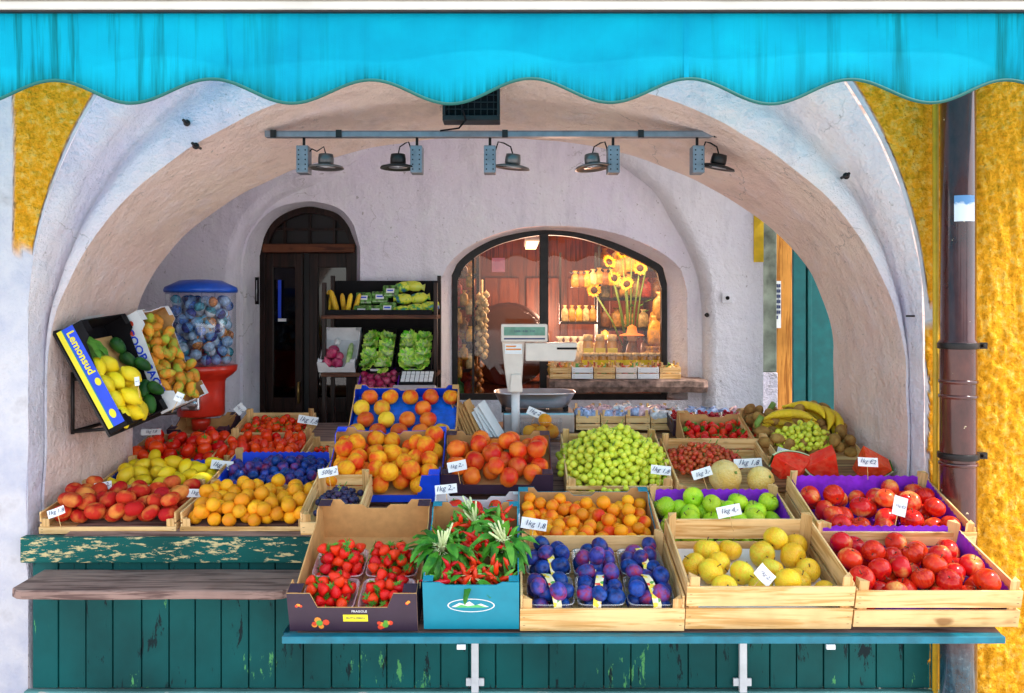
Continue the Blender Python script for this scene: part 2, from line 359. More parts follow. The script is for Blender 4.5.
# facade: sheet from the arch outline outwards
def facade():
    mb = MB(); n = len(SA); MS = 140; vs = []; cols = []
    for i, p in enumerate(SA):
        d = Vector((p.x+.163, 0, p.z-.9)); 
        k = min(2.7/abs(d.x) if abs(d.x) > 1e-6 else 9, 3.2/abs(d.z) if abs(d.z) > 1e-6 else 9)
        q = Vector((-.163, 0, .9))+d*k
        if p.z < 1.54: q = Vector((math.copysign(2.7, p.x+.163)-.163, 0, p.z))
        for j in range(MS+1):
            w = p.lerp(Vector((q.x, FY, q.z)), (j/MS)**1.15)
            u = 512+w.x*F/FY; v = HV-(w.z-EYE)*F/FY
            ed = noise.noise(Vector((w.x*9, w.z*9, 1)))*5+noise.noise(Vector((w.x*40, w.z*40, 1)))*3
            if u > 512: c = 1 if u > 927+ed or j > 3 and v < 300 else 0
            else: c = (max(0,min(1,(u-12.5-ed*.15)/3))*max(0,min(1,(251+ed*.5-v)/4)) if j > 2 else 0)
            if u > 512 and 300 < v < 350 and u < 937+ed and u > 500 and abs(v-316) < 13+ed: c = 0
            amp = .010 if u > 968 else .0055
            h = 0
            if c and j > 1: h = (abs(noise.noise(w*24))*1.3+abs(noise.noise(w*52))*.6)*amp*-1.6
            else: h = noise.noise(w*5)*.004
            if u > 985: h -= .02
            elif u > 968: h -= .02*(u-968)/17
            vs.append((w.x, w.y+h if j else w.y, w.z)); cols.append(c)
    fs = [(i*(MS+1)+j, (i+1)*(MS+1)+j, (i+1)*(MS+1)+j+1, i*(MS+1)+j+1) for i in range(n-1) for j in range(MS)]
    mb.add(vs, fs, 0, True)
    m, nt, b = newmat('facade_render'); b.inputs['Roughness'].default_value = .95; b.inputs['Specular IOR Level'].default_value = .1
    at = N(nt, 'ShaderNodeAttribute', attribute_name='paint')
    v = coords(nt); n1 = tnoise(nt, v, 5, 4, .6); n2 = tnoise(nt, v, 42, 4, .6)
    ye = ramp(nt, n2, [(.28, (.70,.29,.01)), (.5, (1.0,.44,.02)), (.7, (1.0,.60,.12))])  # lightest tone paints sunlit bits into the stucco colour
    ye = mixc(nt, ramp(nt, n1, [(.55, (0,0,0)), (.8, (.35,.35,.35))]), ye, (.66,.34,.02))
    vo_ = N(nt, 'ShaderNodeTexNoise'); vo_.inputs['Scale'].default_value = 24; vo_.inputs['Detail'].default_value = 7; vo_.inputs['Roughness'].default_value = .62; nt.links.new(v, vo_.inputs['Vector'])
    ye = mixc(nt, ramp(nt, vo_.outputs[0], [(.30,(.8,.8,.8)),(.44,(0,0,0))]), ye, (.60,.28,.01))  # brown shade painted into the hollows of the bump
    hm_ = N(nt,'ShaderNodeMath',operation='MULTIPLY'); nt.links.new(vo_.outputs[0], hm_.inputs[0]); nt.links.new(at.outputs['Fac'], hm_.inputs[1])
    wh = ramp(nt, n1, [(.3, (.46,.46,.56)), (.55, (.62,.59,.63)), (.75, (.40,.36,.38))])
    nt.links.new(mixc(nt, at.outputs['Fac'], wh, ye), b.inputs['Base Color']); bn = N(nt,'ShaderNodeBump'); bn.inputs['Strength'].default_value = 1; bn.inputs['Distance'].default_value = .05; nt.links.new(hm_.outputs[0], bn.inputs['Height']); bn2 = N(nt,'ShaderNodeBump'); bn2.inputs['Strength'].default_value = .6; bn2.inputs['Distance'].default_value = .012; nt.links.new(n2, bn2.inputs['Height']); nt.links.new(bn.outputs[0], bn2.inputs['Normal']); nt.links.new(bn2.outputs[0], b.inputs['Normal'])
    me = mb.mesh('facade_wall'); me.materials.append(m)
    a = me.attributes.new('paint', 'FLOAT', 'POINT'); a.data.foreach_set('value', [float(c) for c in cols])
    o = link('facade_wall', me); o['kind'] = 'structure'
    return o
facade()
def sheet(name, x0, x1, y0, y1, z, mat, nx=2):
    mb = MB(); mb.add([(x0,y0,z),(x1,y0,z),(x1,y1,z),(x0,y1,z)], [(0,1,2,3)]); return struct(mb.build(name, mat))
m, nt, b = newmat('paving_stones'); b.inputs['Roughness'].default_value = .85
v = coords(nt); br = N(nt, 'ShaderNodeTexBrick'); br.inputs['Scale'].default_value = 2.2; br.inputs['Mortar Size'].default_value = .015
br.inputs['Color1'].default_value = (.72,.68,.64,1); br.inputs['Color2'].default_value = (.64,.61,.58,1); br.inputs['Mortar'].default_value = (.2,.18,.17,1)
nt.links.new(v, br.inputs['Vector']); nt.links.new(mixc(nt, .35, br.outputs['Color'], ramp(nt, tnoise(nt, v, 12, 6), [(.3,(.4,.38,.36)),(.7,(.66,.62,.6))])), b.inputs['Base Color'])
sheet('pavement', -60, 60, -60, 60, 0, m)
# room behind the arch
BY = 5.30
def outline(pts, Y): return [P(u, v, Y) for u, v in pts]
door_o = [(243,640),(243,262),(248,240),(259,222),(276,208),(300,202),(318,202),(340,209),(354,226),(360,248),(361,640)]
door_i = [(260,640),(260,256),(264,238),(273,222),(288,212),(306,207),(320,208),(338,214),(350,228),(357,246),(358,640)]
win_o = [(440,400),(440,282),(446,268),(462,251),(486,238),(515,229),(545,226),(580,227),(615,233),(645,244),(668,257),(682,272),(687,292),(688,400)]
win_i = [(452,397),(452,275),(457,264),(470,252),(492,240),(518,233),(545,230),(575,232),(604,239),(630,249),(652,260),(663,268),(667,284),(667,397)]
def smoothpts(o, k=4):
    out = []
    n = len(o)
    for i in range(n-1):
        p0 = o[max(i-1,0)]; p1 = o[i]; p2 = o[i+1]; p3 = o[min(i+2,n-1)]
        if i in (0, n-2): out.append(p1); continue
        for s in range(k):
            t = s/k; out.append(tuple(.5*((2*p1[c])+(-p0[c]+p2[c])*t+(2*p0[c]-5*p1[c]+4*p2[c]-p3[c])*t*t+(-p0[c]+3*p1[c]-3*p2[c]+p3[c])*t**3) for c in (0,1)) if 1 < i < n-3 else tuple(p1[c]+(p2[c]-p1[c])*t for c in (0,1)))
    out.append(o[-1]); return out
door_o, door_i, win_o, win_i = [smoothpts(x) for x in (door_o, door_i, win_o, win_i)]
def wall_with_holes(rect, holes, Y):
    bm = bmesh.new(); edges = []
    for loop in [rect]+holes:
        vs = [bm.verts.new((x, Y, z)) for x, z in loop]
        edges += [bm.edges.new((vs[i], vs[(i+1)%len(vs)])) for i in range(len(vs))]
    bmesh.ops.triangle_fill(bm, use_beauty=True, use_dissolve=False, edges=edges, normal=(0,-1,0))
    return bm
D1 = [(p.x, max(p.z, .001)) for p in outline(door_o, BY)]; W1 = [(p.x, p.z) for p in outline(win_o, BY)]
bm = wall_with_holes([(-2.75,0),(1.535,0),(1.535,3.1),(-2.75,3.1)], [D1, W1], BY)
# the door loop touches the floor line: lift by a hair
me = bpy.data.meshes.new('shop_wall'); bm.to_mesh(me); bm.free(); me.materials.append(M_['back'])
shop_wall = link('back_wall', me); struct(shop_wall)
def pier(name, label, edge, outer, Y):
    e = smoothpts(edge, 5); mb = MB(); n = len(e); K = 6; vs = []
    for j in range(K+1):
        t = j/K*math.pi/2; off = 14*(1-math.sin(t)); y = lerp(BY-.001, Y, math.sin(t)) if False else BY-.001-(BY-.001-Y)*math.sin(t)
        for i, (u, v) in enumerate(e):
            a0 = Vector(e[max(i-1,0)]); a1 = Vector(e[min(i+1,n-1)]); tn = (a1-a0).normalized(); nm = Vector((-tn.y, tn.x))*outer
            s_ = 10*(1-math.cos(t)); p = P(u+nm.x*s_, v+nm.y*s_, BY); vs.append((p.x, y, max(p.z,0))); 
    mb.add(vs, [(j*n+i, j*n+i+1, (j+1)*n+i+1, (j+1)*n+i) for j in range(K) for i in range(n-1)], 0, True)
    return mb, [vs[K*n+i] for i in range(n)]
def pier_build(name, label, edge, sgn, Y, corners, mat):
    mb, last = pier(name, label, edge, sgn, Y)
    bm = bmesh.new(); loop = [bm.verts.new(p) for p in last]+[bm.verts.new((x, Y, z)) for x, z in corners]
    ed_ = [bm.edges.new((loop[i], loop[(i+1)%len(loop)])) for i in range(len(loop))]
    bmesh.ops.triangle_fill(bm, use_beauty=True, use_dissolve=False, edges=ed_, normal=(0,-1,0)); bm.verts.ensure_lookup_table(); bm.verts.index_update()
    mb.add([v.co.copy() for v in bm.verts], [tuple(v.index for v in f.verts) for f in bm.faces], 0, False); bm.free()
    x = max(c[0] for c in corners) if sgn < 0 else min(c[0] for c in corners)
    mb.add([(x,Y,0),(x,BY,0),(x,BY,3.1),(x,Y,3.1)], [(0,1,2,3)]); return mb.build(name, mat, shop_wall)
pier_build('vault_pier', '', [(560,60),(585,110),(606,152),(630,172),(655,193),(672,222),(688,252),(699,285),(702,330),(702,420),(702,570)], -1, 5.19, [(1.534,0.0),(1.534,3.05)], M_['pier'])
pier_build('vault_pier', '', [(470,60),(420,110),(360,158),(315,184),(280,200),(256,222),(243,250),(240,300),(240,420),(240,570)], 1, 5.20, [(-2.74,0.0),(-2.74,3.05)], M_['back'])
def reveal(o1, o2, Y2, name, close=False):
    a = outline(o1, BY); b_ = outline(o2, Y2); mid = [p.lerp(q, .5) for p, q in zip(a, b_)]
    mb = loft([a, mid, b_], None, name, True, wob=.002); ob = mb.build(name, M_['back'], shop_wall); return ob
reveal(door_o, door_i, 5.48, 'door_reveal'); reveal(win_o, win_i, 5.46, 'window_reveal')
mb = MB(); mb.box((1.535,5.30,0),(1.60,5.302,3.1)); 
mb = MB(); mb.box((-2.75,4.1,0),(-2.70,5.35,3.0)); struct(mb.build('side_wall', M_['back']))
# ceiling: a shallow cross vault, plus floor
mb = MB(); nx = 44; ny = 14; vs = []
for j in range(ny+1):
    for i in range(nx+1):
        x = -2.75+4.6*i/nx; y = 4.11+1.22*j/ny; z = 2.98-.35*abs(x+.3)**1.6*.35*(1-.5*math.sin(math.pi*j/ny)); vs.append((x,y,z))
mb.add(vs, [(j*(nx+1)+i, j*(nx+1)+i+1, (j+1)*(nx+1)+i+1, (j+1)*(nx+1)+i) for j in range(ny) for i in range(nx)], 0, True)
struct(mb.build('ceiling', M_['back']))
# stone jamb, wooden frame and teal shutter in the side passage
o = thing('passage_doorway', 'narrow doorway with grey green stone jamb beside the shop wall', 'doorway')
mb = MB(); a = P(757,222,5.32); b2 = P(774,372,5.32); mb.box((a.x,5.31,b2.z),(b2.x+.015,5.60,3.0)); mb.build('stone_jamb', plain('green_stone', (.22,.25,.20), .8, var=.4, scale=9, bmp=.5), o, bevel=.006)
mb = MB(); mb.box((a.x-.01,5.306,0),(b2.x+.02,5.62,b2.z-.002)); mb.build('plinth', M_['plaster'], o, bevel=.006)
mb = MB(); a = P(775,232,5.66); b2 = P(791,500,5.66); mb.box((a.x,5.64,0),(b2.x,5.74,2.6)); mb.box((b2.x,5.66,0),(b2.x+.02,5.70,2.6)); mb.build('wooden_frame', M_['orangewood'], o, bevel=.004)
mb = MB(); a = P(751,222,5.29); b2 = P(759,262,5.29); mb.box((1.475,5.1805,P(0,262,5.18).z),(1.534,5.189,2.55)); mb.build('yellow_edge', plain('yellow_paint', (.75,.5,.02), .8), o)
o = thing('notice_sheet', 'printed black and white notice hanging on the orange door frame', 'notice')
mb = MB(); a = P(775.5,281,5.63); b2 = P(781,328,5.63); mb.box((a.x,5.630,b2.z),(b2.x,5.636,a.z)); mb.build('sheet', M_['paper'], o)
mb = MB()
for i in range(7):
    for j in range(2):
        if R.random() < .8: z = a.z-.02-i*.035; x = a.x+.003+j*.016; mb.box((x,5.626,z-.022),(x+.013,5.6295,z))
mb.build('print', M_['ink'], o)
o = thing('door_shutter', 'tall dark teal wooden shutter standing open in the side passage', 'shutter')
tm = plain('teal_shutter_paint', (.0,.12,.12), .45, var=.15)
a = P(790,230,5.05); mb = MB(); mb.box((a.x+.012,5.02,0),(2.15,5.05,2.7)); mb.build('panel', tm, o)
mb = MB(); mb.box((a.x,4.995,0),(a.x+.075,5.018,2.7)); mb.build('stile', tm, o, bevel=.004)
mb = MB(); mb.box((a.x+.085,4.990,0),(a.x+.11,5.018,2.7)); mb.build('batten', tm, o, bevel=.004)
struct(MB().box((1.2,6.6,0),(3.4,6.65,3)).build('passage_wall', M_['back']))
# ------------------------------------------------------------------ shop door
o = thing('shop_door', 'dark brown arched wooden shop door with a glazed fanlight', 'door')
dp = outline(door_i, 5.485)
mb = MB(); mb.box((dp[0].x-.25,5.56,.0),(dp[-1].x+.20,5.60,2.6)); mb.box((dp[0].x-.25,5.302,0),(dp[0].x-.22,5.559,2.6)); mb.box((dp[-1].x+.17,5.302,0),(dp[-1].x+.2,5.559,2.6)); mb.box((dp[0].x-.22,5.302,2.57),(dp[-1].x+.17,5.559,2.6)); mb.build('backing', plain('door_dark', (.008,.005,.006), .5), o)
dx0, dx1 = dp[0].x, dp[-1].x
fr = MB(); inn = [Vector((lerp(p.x, (dx0+dx1)/2, .10), p.y, lerp(p.z, 1.5, .05))) for p in dp]
vs = dp+inn; n = len(dp); vs2 = [Vector((p.x, p.y+.05, p.z)) for p in vs]
fr.add([*vs, *vs2], [(i,i+1,n+i+1,n+i) for i in range(n-1)]+[(n+i,n+i+1,3*n+i+1,3*n+i) for i in range(n-1)]); fr.build('door_frame', M_['darkwood'], o)
zt = P(0,247,5.48).z; mb = MB(); mb.box((dx0+.02,5.47,zt-.035),(dx1-.02,5.55,zt+.02)); mb.build('transom', wood('transom_wood', (.16,.05,.02), (.07,.02,.01), 0), o, bevel=.004)
mb = MB()
for u in (284,309,334): x = P(u,0,5.5).x; mb.box((x-.008,5.51,zt+.02),(x+.008,5.53,P(0,209 if u == 309 else 218,5.5).z))
mb.box((dx0+.03,5.512,P(0,229,5.5).z-.008),(dx1-.03,5.528,P(0,229,5.5).z+.008)); fl = mb.build('fanlight', M_['darkwood'], o)
for s, (u0, u1) in enumerate(((264,303),(309,354))):
    a, c = P(u0,0,5.52).x, P(u1,0,5.52).x; lf = MB()
    lf.box((a,5.51,.05),(a+.06,5.55,zt-.04)); lf.box((c-.05,5.51,.05),(c,5.55,zt-.04)); lf.box((a+.06,5.512,zt-.13),(c-.05,5.548,zt-.04)); lf.box((a+.06,5.512,.05),(c-.05,5.548,.25)); lf.box((a+.06,5.512,.95),(c-.05,5.548,1.05))
    lf.box((a+.06,5.53,.25),(c-.05,5.545,.95))
    L = lf.build('door_leaf', M_['darkwood'], o, bevel=.004)
    MB().box((a+.06,5.53,1.05),(c-.05,5.534,zt-.13)).build('pane', clear('door_glass', (.25,.22,.22), .06), L)
MB().tube([(P(300,0,5.5).x,5.50,1.15),(P(300,0,5.5).x,5.46,1.15),(P(300,0,5.5).x,5.455,1.10),(P(300,0,5.5).x,5.46,1.02)], .009).build('door_handle', plain('brass', (.4,.25,.08), .3, .8), o)
o = tag(MB().box((P(278,300,5.49).x,5.49,P(0,318,5.49).z),(P(281,300,5.49).x,5.50,P(0,280,5.49).z)).build('door_sticker', M_['bluecard']), 'thin narrow blue sticker on the dark door glass', 'sticker')
o = tag(MB().box((P(278,300,5.49).x,5.49,P(0,321.5,5.49).z),(P(286,300,5.49).x,5.497,P(0,318.5,5.49).z)).build('door_notice', M_['paper']), 'small pale paper strip on the dark door glass', 'notice')
a = P(255,285,5.295); o = thing('wall_thermometer', 'slim dark vertical plate fixed on the reveal left of the door', 'plate')
MB().box((a.x-.012,5.33,a.z-.12),(a.x+.012,5.345,a.z+.05)).build('plate', M_['black'], o, bevel=.003)
MB().tube([(a.x,5.328,a.z-.1),(a.x,5.328,a.z+.03)], .003).build('tube', M_['steel'], o)
# ------------------------------------------------------------------ shop window
o = thing('shop_window', 'wide arched shop window in a black metal frame', 'window')
wo = outline(win_i, 5.45); n = len(wo); cx = sum(p.x for p in wo)/n
wi = [Vector((p.x+.035*(1 if p.x < cx else -1)*min(1, abs(p.x-cx)/.35), p.y, p.z-(.032 if 0 < i < n-1 else 0))) for i, p in enumerate(wo)]
fr = MB(); back = [Vector((p.x, p.y+.05, p.z)) for p in wo+wi]
fr.add([*wo, *wi, *back], [(i,i+1,n+i+1,n+i) for i in range(n-1)]+[(n+i,n+i+1,3*n+i+1,3*n+i) for i in range(n-1)])
zb = P(0,397,5.45).z; fr.box((wo[0].x,5.452,zb-.03),(wo[-1].x,5.50,zb+.02)); fr.build('window_frame', M_['iron'], o)
mb = MB(); x = P(544,0,5.45).x; mb.box((x-.028,5.44,zb+.02),(x+.028,5.50,P(0,233,5.45).z)); mb.build('mullion', M_['iron'], o, bevel=.004)
mb = MB(); x = P(473,0,5.45).x; mb.box((x-.006,5.46,zb+.02),(x+.006,5.49,P(0,252,5.45).z)); mb.build('glazing_bar', M_['iron'], o)
g = MB(); g.add([Vector((p.x, 5.475, p.z)) for p in wi], [tuple(range(n))]); g.build('window_pane', M_['glass'], o)
# stone sill
o = MB(); a = P(547,379,5.30); b2 = P(707,392,5.06)
x0, x1 = P(549,0,5.1).x, P(706,0,5.1).x; zt = P(0,380,5.06).z; SILLZ = zt
prof = [(5.06,zt-.075),(5.03,zt-.04),(5.035,zt-.008),(5.06,zt),(5.44,zt),(5.44,zt-.08)]
vs = []; fs = []; K = 30
for k in range(K+1):
    x = lerp(x0, x1, k/K); e = .02*(1 if k in (0, K) else 0)
    for (y, z) in prof: vs.append((x+noise.noise(Vector((x*9,y*9,z*9)))*.006, y+e+noise.noise(Vector((x*14,y*9,3)))*.008, z+noise.noise(Vector((x*11,y*14,z)))*.006-(0)))
q = len(prof)
fs = [(k*q+i, (k+1)*q+i, (k+1)*q+(i+1)%q, k*q+(i+1)%q) for k in range(K) for i in range(q)]+[tuple(range(q)), tuple(range(K*q+q-1, K*q-1, -1))]
o.add(vs, fs, 0, False); tag(o.build('window_sill', plain('brown_stone', (.24,.15,.12), .85, var=.45, scale=28, bmp=.8)), 'thick rough brown stone slab projecting under the shop window', 'sill')
# shop interior
INT = thing('shop_interior', 'warm lit shop room with dark panelling seen through the window', 'room')
pan = wood('panelling', (.10,.022,.008), (.05,.010,.004), 2, .4)
MB().box((-.85,7.4,0),(1.7,7.45,3.0)).build('rear_wall', pan, INT)
MB().box((-.87,5.60,0),(-.85,7.4,3.0)).build('side_wall', pan, INT)
MB().box((1.5,5.60,0),(1.52,7.4,3.0)).build('side_wall', pan, INT)
MB().box((-.87,5.60,0),(1.52,7.4,.02)).build('floor', plain('shop_floor', (.12,.05,.03), .4), INT)
MB().box((-.90,5.303,2.5),(1.53,7.45,2.54)).build('roof', M_['darkwood'], INT); MB().box((-.90,5.303,0),(-.875,5.6,2.5)).box((1.51,5.303,0),(1.53,5.6,2.5)).build('return_wall', pan, INT)
pk = plaster('pink_vault', (.92,.50,.50), (.92,.62,.52), (.92,.66,.55), .2)
mb = MB(); vs = []
for j in range(13):
    for i in range(25):
        x = -.85+2.35*i/24; y = 5.58+1.82*j/12; z = 1.86+.44*math.sin(math.pi*i/24)**.8; vs.append((x,y,z))
mb.add(vs, [(j*25+i, j*25+i+1, (j+1)*25+i+1, (j+1)*25+i) for j in range(12) for i in range(24)], 0, True); mb.build('vault', pk, INT)
bs = MB()
for i in range(6):
    x = -.6+i*.36; bs.box((x,7.36,1.0),(x+.30,7.398,1.9))
bs.build('panels', wood('panel_faces', (.15,.035,.010), (.08,.016,.006), 2, .4), INT, bevel=.01)
# shelf racks in the shop
def packmat(n, c): return plain(n, c, .4, var=.35, scale=40)
goods = [packmat('straw_packet', (.55,.26,.04)), packmat('brown_packet', (.28,.10,.02)), packmat('golden_packet', (.75,.36,.03)), packmat('cream_packet', (.62,.44,.20)), packmat('red_packet', (.55,.06,.03)), packmat('green_packet', (.10,.35,.08))]
def packet(w, h, d, m, seed):
    r = random.Random(seed); mb = MB(); vs = []
    for k, (z, sx, sy) in enumerate(((0,.9,.8),(.1,1,1),(.4,1.04,1.1),(.7,.92,.9),(.82,.45,.35),(.88,.3,.25),(1.0,.7,.3))):
        for i in range(10):
            a = 2*math.pi*i/10; vs.append((w/2*sx*math.copysign(abs(math.cos(a))**.6, math.cos(a))*(1+r.uniform(-.06,.06)), d/2*sy*math.copysign(abs(math.sin(a))**.6, math.sin(a)), z*h))
    mb.add(vs, [(k*10+i, k*10+(i+1)%10, (k+1)*10+(i+1)%10, (k+1)*10+i) for k in range(6) for i in range(10)]+[tuple(range(9,-1,-1)), tuple(range(60,70))], 0, True)
    me = mb.mesh('goods_packet'); me.materials.append(m); return me
PK = [packet(.085,.15,.06,goods[i%6], i) for i in range(12)]
def rack(label, x0, x1, y0, y1, levels, top, name='display_rack'):
    o = thing(name, label, 'shelves')
    for x in (x0, x1-.02): MB().box((x,y0,.02),(x+.02,y1,top)).build('side_post', M_['darkwood'], o)
    for z in levels: MB().box((x0+.02,y0+.005,z-.02),(x1-.02,y1-.005,z)).build('shelf', M_['darkwood'], o)
lv = [1.05, 1.27, 1.49, 1.71, 1.93]
rack('dark shop shelves crammed with packets behind the window, right of the mullion', .62, 1.46, 6.15, 6.42, lv, 2.1)
rack('narrow shelf rack of packets at the left edge of the window', -.50, -.22, 5.72, 5.92, [1.02,1.22,1.42,1.64,1.86], 2.0)
for z in lv:
    x = .68
    while x < 1.42:
        pkt = link('goods_packet', R.choice(PK), None, T(x, 6.24+R.uniform(-.02,.03), z, 0, 0, R.uniform(-.3,.3), R.uniform(.85,1.15)))
        tag(pkt, 'small tied packet of dried goods on the dark shelves behind the glass', 'packet', 'packets on the shop shelves'); x += R.uniform(.085,.12)
for z in [1.02,1.22,1.42,1.64,1.86]:
    x = -.45
    while x < -.24:
        pkt = link('goods_packet', R.choice(PK), None, T(x, 5.80, z, 0, 0, R.uniform(-.3,.3), R.uniform(.8,1.05)))
        tag(pkt, 'small packet of dried goods on the narrow rack left of the mullion', 'packet', 'packets on the narrow rack'); x += R.uniform(.075,.1)
# garlic / onion braid
def braid(x, y, ztop, n, m, label, r=.022):
    mb = MB(); mb.tube([(x,y,ztop+.1),(x,y,ztop-n*.022)], .008)
    for i in range(n*2):
        a = i*2.4; rr = r*R.uniform(.85,1.15); c = (x+math.cos(a)*.028, y+math.sin(a)*.028, ztop-i*.013*n*2/(n*2)*1.0)
        mb.lathe([(0,-rr),(rr*.7,-rr*.7),(rr,0),(rr*.75,rr*.6),(rr*.2,rr*1.1),(0,rr*1.5)], 10, 0, T(*c))
    tag(mb.build('garlic_braid', m), label, 'garlic braid')
braid(P(482,0,5.62).x, 5.62, 1.72, 16, goods[3], 'long braid of golden garlic bulbs hanging inside the window')
braid(P(478,0,5.62).x-.01, 5.66, 1.25, 8, goods[1], 'short brown braid hanging low beside the shop window edge')
# pink notices
o = tag(MB().box((P(492,0,5.51).x,5.505,P(0,272,5.51).z),(P(505,0,5.51).x,5.508,P(0,258,5.51).z)).build('window_notice', plain('pink_paper', (.85,.25,.30), .6)), 'square pink paper notice stuck high on the shop window', 'notice')
# inner window ledge and display
led = MB(); led.box((P(549,0,5.6).x,5.52,SILLZ-.03),(1.3,6.1,SILLZ+.015)); tag(led.build('display_ledge', M_['tablewood']), 'brown wooden display ledge inside the right half of window', 'ledge')
lz = SILLZ+.015
def jar_mesh():
    mb = MB(); mb.lathe([(.0,0),(.03,0),(.034,.01),(.034,.085),(.026,.10),(.026,.105)], 14, 0); return mb
jar = thing('honey_jar', 'small jar with yellow label in the front row inside the window', 'jar', T(0,0,-5), 'yellow labelled jars inside the window')
jar_mesh().build('glass', plain('amber_contents', (.50,.25,.04), .2, var=.3, coat=.5), jar)
MB().box((-.03,-.0365,.035),(.03,-.0345,.075)).build('paper_label', M_['yellow'], jar)
mb = MB(); mb.lathe([(.0285,.1),(.0285,.12),(0,.122)], 14); mb.build('lid', goods[3], jar)
first = True
for i in range(10):
    M = T(P(586+i*8.2,0,5.60).x, 5.58, lz+.0)
    if first: jar.matrix_world = M; first = False
    else: copytree(jar, M)
tall = [(588,5.75),(600,5.75),(612,5.74)]
for i, (u, y) in enumerate(tall):
    c = copytree(jar, T(P(u,0,y).x, y, lz+.0) @ Matrix.Diagonal((1.1,1.1,1.95,1)), 'tall jar with a yellow label standing in the second row inside the window'); c['group'] = 'tall jars in the second row'
# cellophane bags
bagm = packmat('cellophane_bag', (.70,.62,.45))
for i, u in enumerate((560,567,574,581,588)):
    y = 5.85; me = packet(.085,.22,.06,bagm, 40+i); tag(link('gift_bag', me, None, T(P(u,0,y).x, y, lz, 0,0,R.uniform(-.3,.3))), 'pale tied cellophane gift bag standing behind the window glass', 'gift bag', 'cellophane gift bags in window')
# hat figures
def figure(u, y, s, hat, label):
    p = P(u,0,y); o = thing('hat_figurine', label, 'figurine', T(p.x, y, lz, s=s))
    mb = MB(); mb.lathe([(0,0),(.05,0),(.045,.06),(.03,.14),(.018,.17)], 14); mb.build('body', goods[1], o)
    mb = MB(); mb.lathe([(0,.16),(.025,.17),(.03,.20),(.02,.225),(0,.23)], 14); mb.build('head', plain('skin_tone', (.6,.35,.2), .5), o)
    mb = MB(); mb.lathe([(.075,.198),(.07,.204),(.032,.215),(.026,.25),(0,.265)], 16); mb.build('hat', hat, o)
figure(605, 5.9, 1.0, goods[2], 'small brown figurine with a yellow straw hat')
figure(632, 5.72, 1.15, plain('orange_felt', (.80,.22,.03), .8), 'brown figurine wearing a wide orange hat, below the sunflowers')
# sunflowers
o = thing('sunflower_bouquet', 'bunch of yellow sunflowers in a dark vase inside the window', 'flowers', T(P(630,0,6.0).x, 6.0, lz))
mb = MB(); mb.lathe([(0,0),(.05,0),(.06,.08),(.045,.18),(.05,.2)], 16); mb.build('vase', M_['darkwood'], o)
pet = plain('sunflower_petal', (.85,.36,.005), .6); cen = plain('sunflower_centre', (.05,.018,.006), .9, bmp=.6, scale=200)
for i, (du, dv, y, ax) in enumerate(((609,262,5.95,.2),(632,236,6.02,0),(640,268,5.92,.3),(614,278,5.98,-.2),(627,284,5.90,.1),(594,300,6.0,.2),(650,250,6.04,.1),(622,252,6.0,.1))):
    if i in (5,): dv = 290
    p = P(du*1.0,dv,y)-Vector((P(630,0,6.0).x,6.0,lz)); fm = T(p.x,p.y,p.z,math.pi/2+R.uniform(-.5,.2),0,R.uniform(-.5,.5))
    st = MB(); st.tube([(p.x*.2,0,.15),(p.x*.5,p.y*.3,p.z*.6),(p.x,p.y+.015,p.z-.01)], .006, 6); st.build('stem', M_['stalk'], o)
    fb = MB()
    for k in range(22):
        a = 2*math.pi*k/22+R.uniform(-.08,.08); L = R.uniform(.046,.058); z = R.uniform(-.004,.012)
        ca, sa = math.cos(a), math.sin(a)
        fb.add([(.019*ca+.003*sa,.019*sa-.003*ca,0),(L*.7*ca+.0075*sa,L*.7*sa-.0075*ca,z),(L*ca,L*sa,z+.008),(L*.7*ca-.0075*sa,L*.7*sa+.0075*ca,z),(.019*ca-.003*sa,.019*sa+.003*ca,0)], [(0,1,2,3,4)], 0)
    fb.lathe([(.022,-.004),(.025,.006),(.016,.012),(0,.013)], 14, 1); fb.build('flower_head', [pet, cen], o, fm)
lf = MB()
for k in range(26):
    a = R.uniform(0,6.28); r0 = R.uniform(.02,.12); z = R.uniform(.18,.48); c = Vector((math.cos(a)*r0, math.sin(a)*r0*.5, z)); L = R.uniform(.05,.09); d = Vector((math.cos(a), math.sin(a)*.5, R.uniform(-.3,.5)))*L; w = d.cross(Vector((0,0,1))).normalized()*L*.3
    lf.add([c, c+d*.5+w, c+d, c+d*.5-w], [(0,1,2,3)], 0)
lf.build('foliage', M_['leaf'], o)
# hanging sheaves upper right and right side
for i, (u, v, y) in enumerate(((620,262,6.1),(630,258,6.1),(640,258,6.1),(626,282,6.12),(655,330,5.9),(662,332,5.9),(660,306,5.92))):
    p = P(u,v,y); me = packet(.10,.20,.07,goods[(0,2,0)[i%3]], 60+i); tag(link('dried_bundle', me, None, T(p.x,y,p.z-.1)), 'golden bundle of dried sheaves among the packets in upper window' if i < 4 else 'golden dried bundle stacked along the right window edge', 'dried bundle', 'dried bundles upper' if i < 4 else 'dried bundles at right edge')
for i in range(8):
    p = P(575+i*6,278+R.uniform(-2,2),6.12); me = packet(.06,.12,.04,goods[i%4], 80+i); tag(link('hanging_packet', me, None, T(p.x,6.1,p.z-.06)), 'little brown packet hanging in a row high behind the window', 'packet', 'hanging packets')
mb = MB(); mb.tube([(P(570,0,6.1).x,6.12,P(0,272,6.1).z),(P(645,0,6.1).x,6.12,P(0,272,6.1).z)], .006); tag(mb.build('hanging_rod', M_['iron']), 'thin black rod carrying packets behind the window', 'rod')
bw_ = plain('barrel_wood', (.06,.02,.012), .8, spec=.1)
o = thing('barrel', 'large dark round barrel end in the shop behind the glass', 'barrel', T(P(508,0,6.6).x, 6.6, 1.35, -math.pi/2))
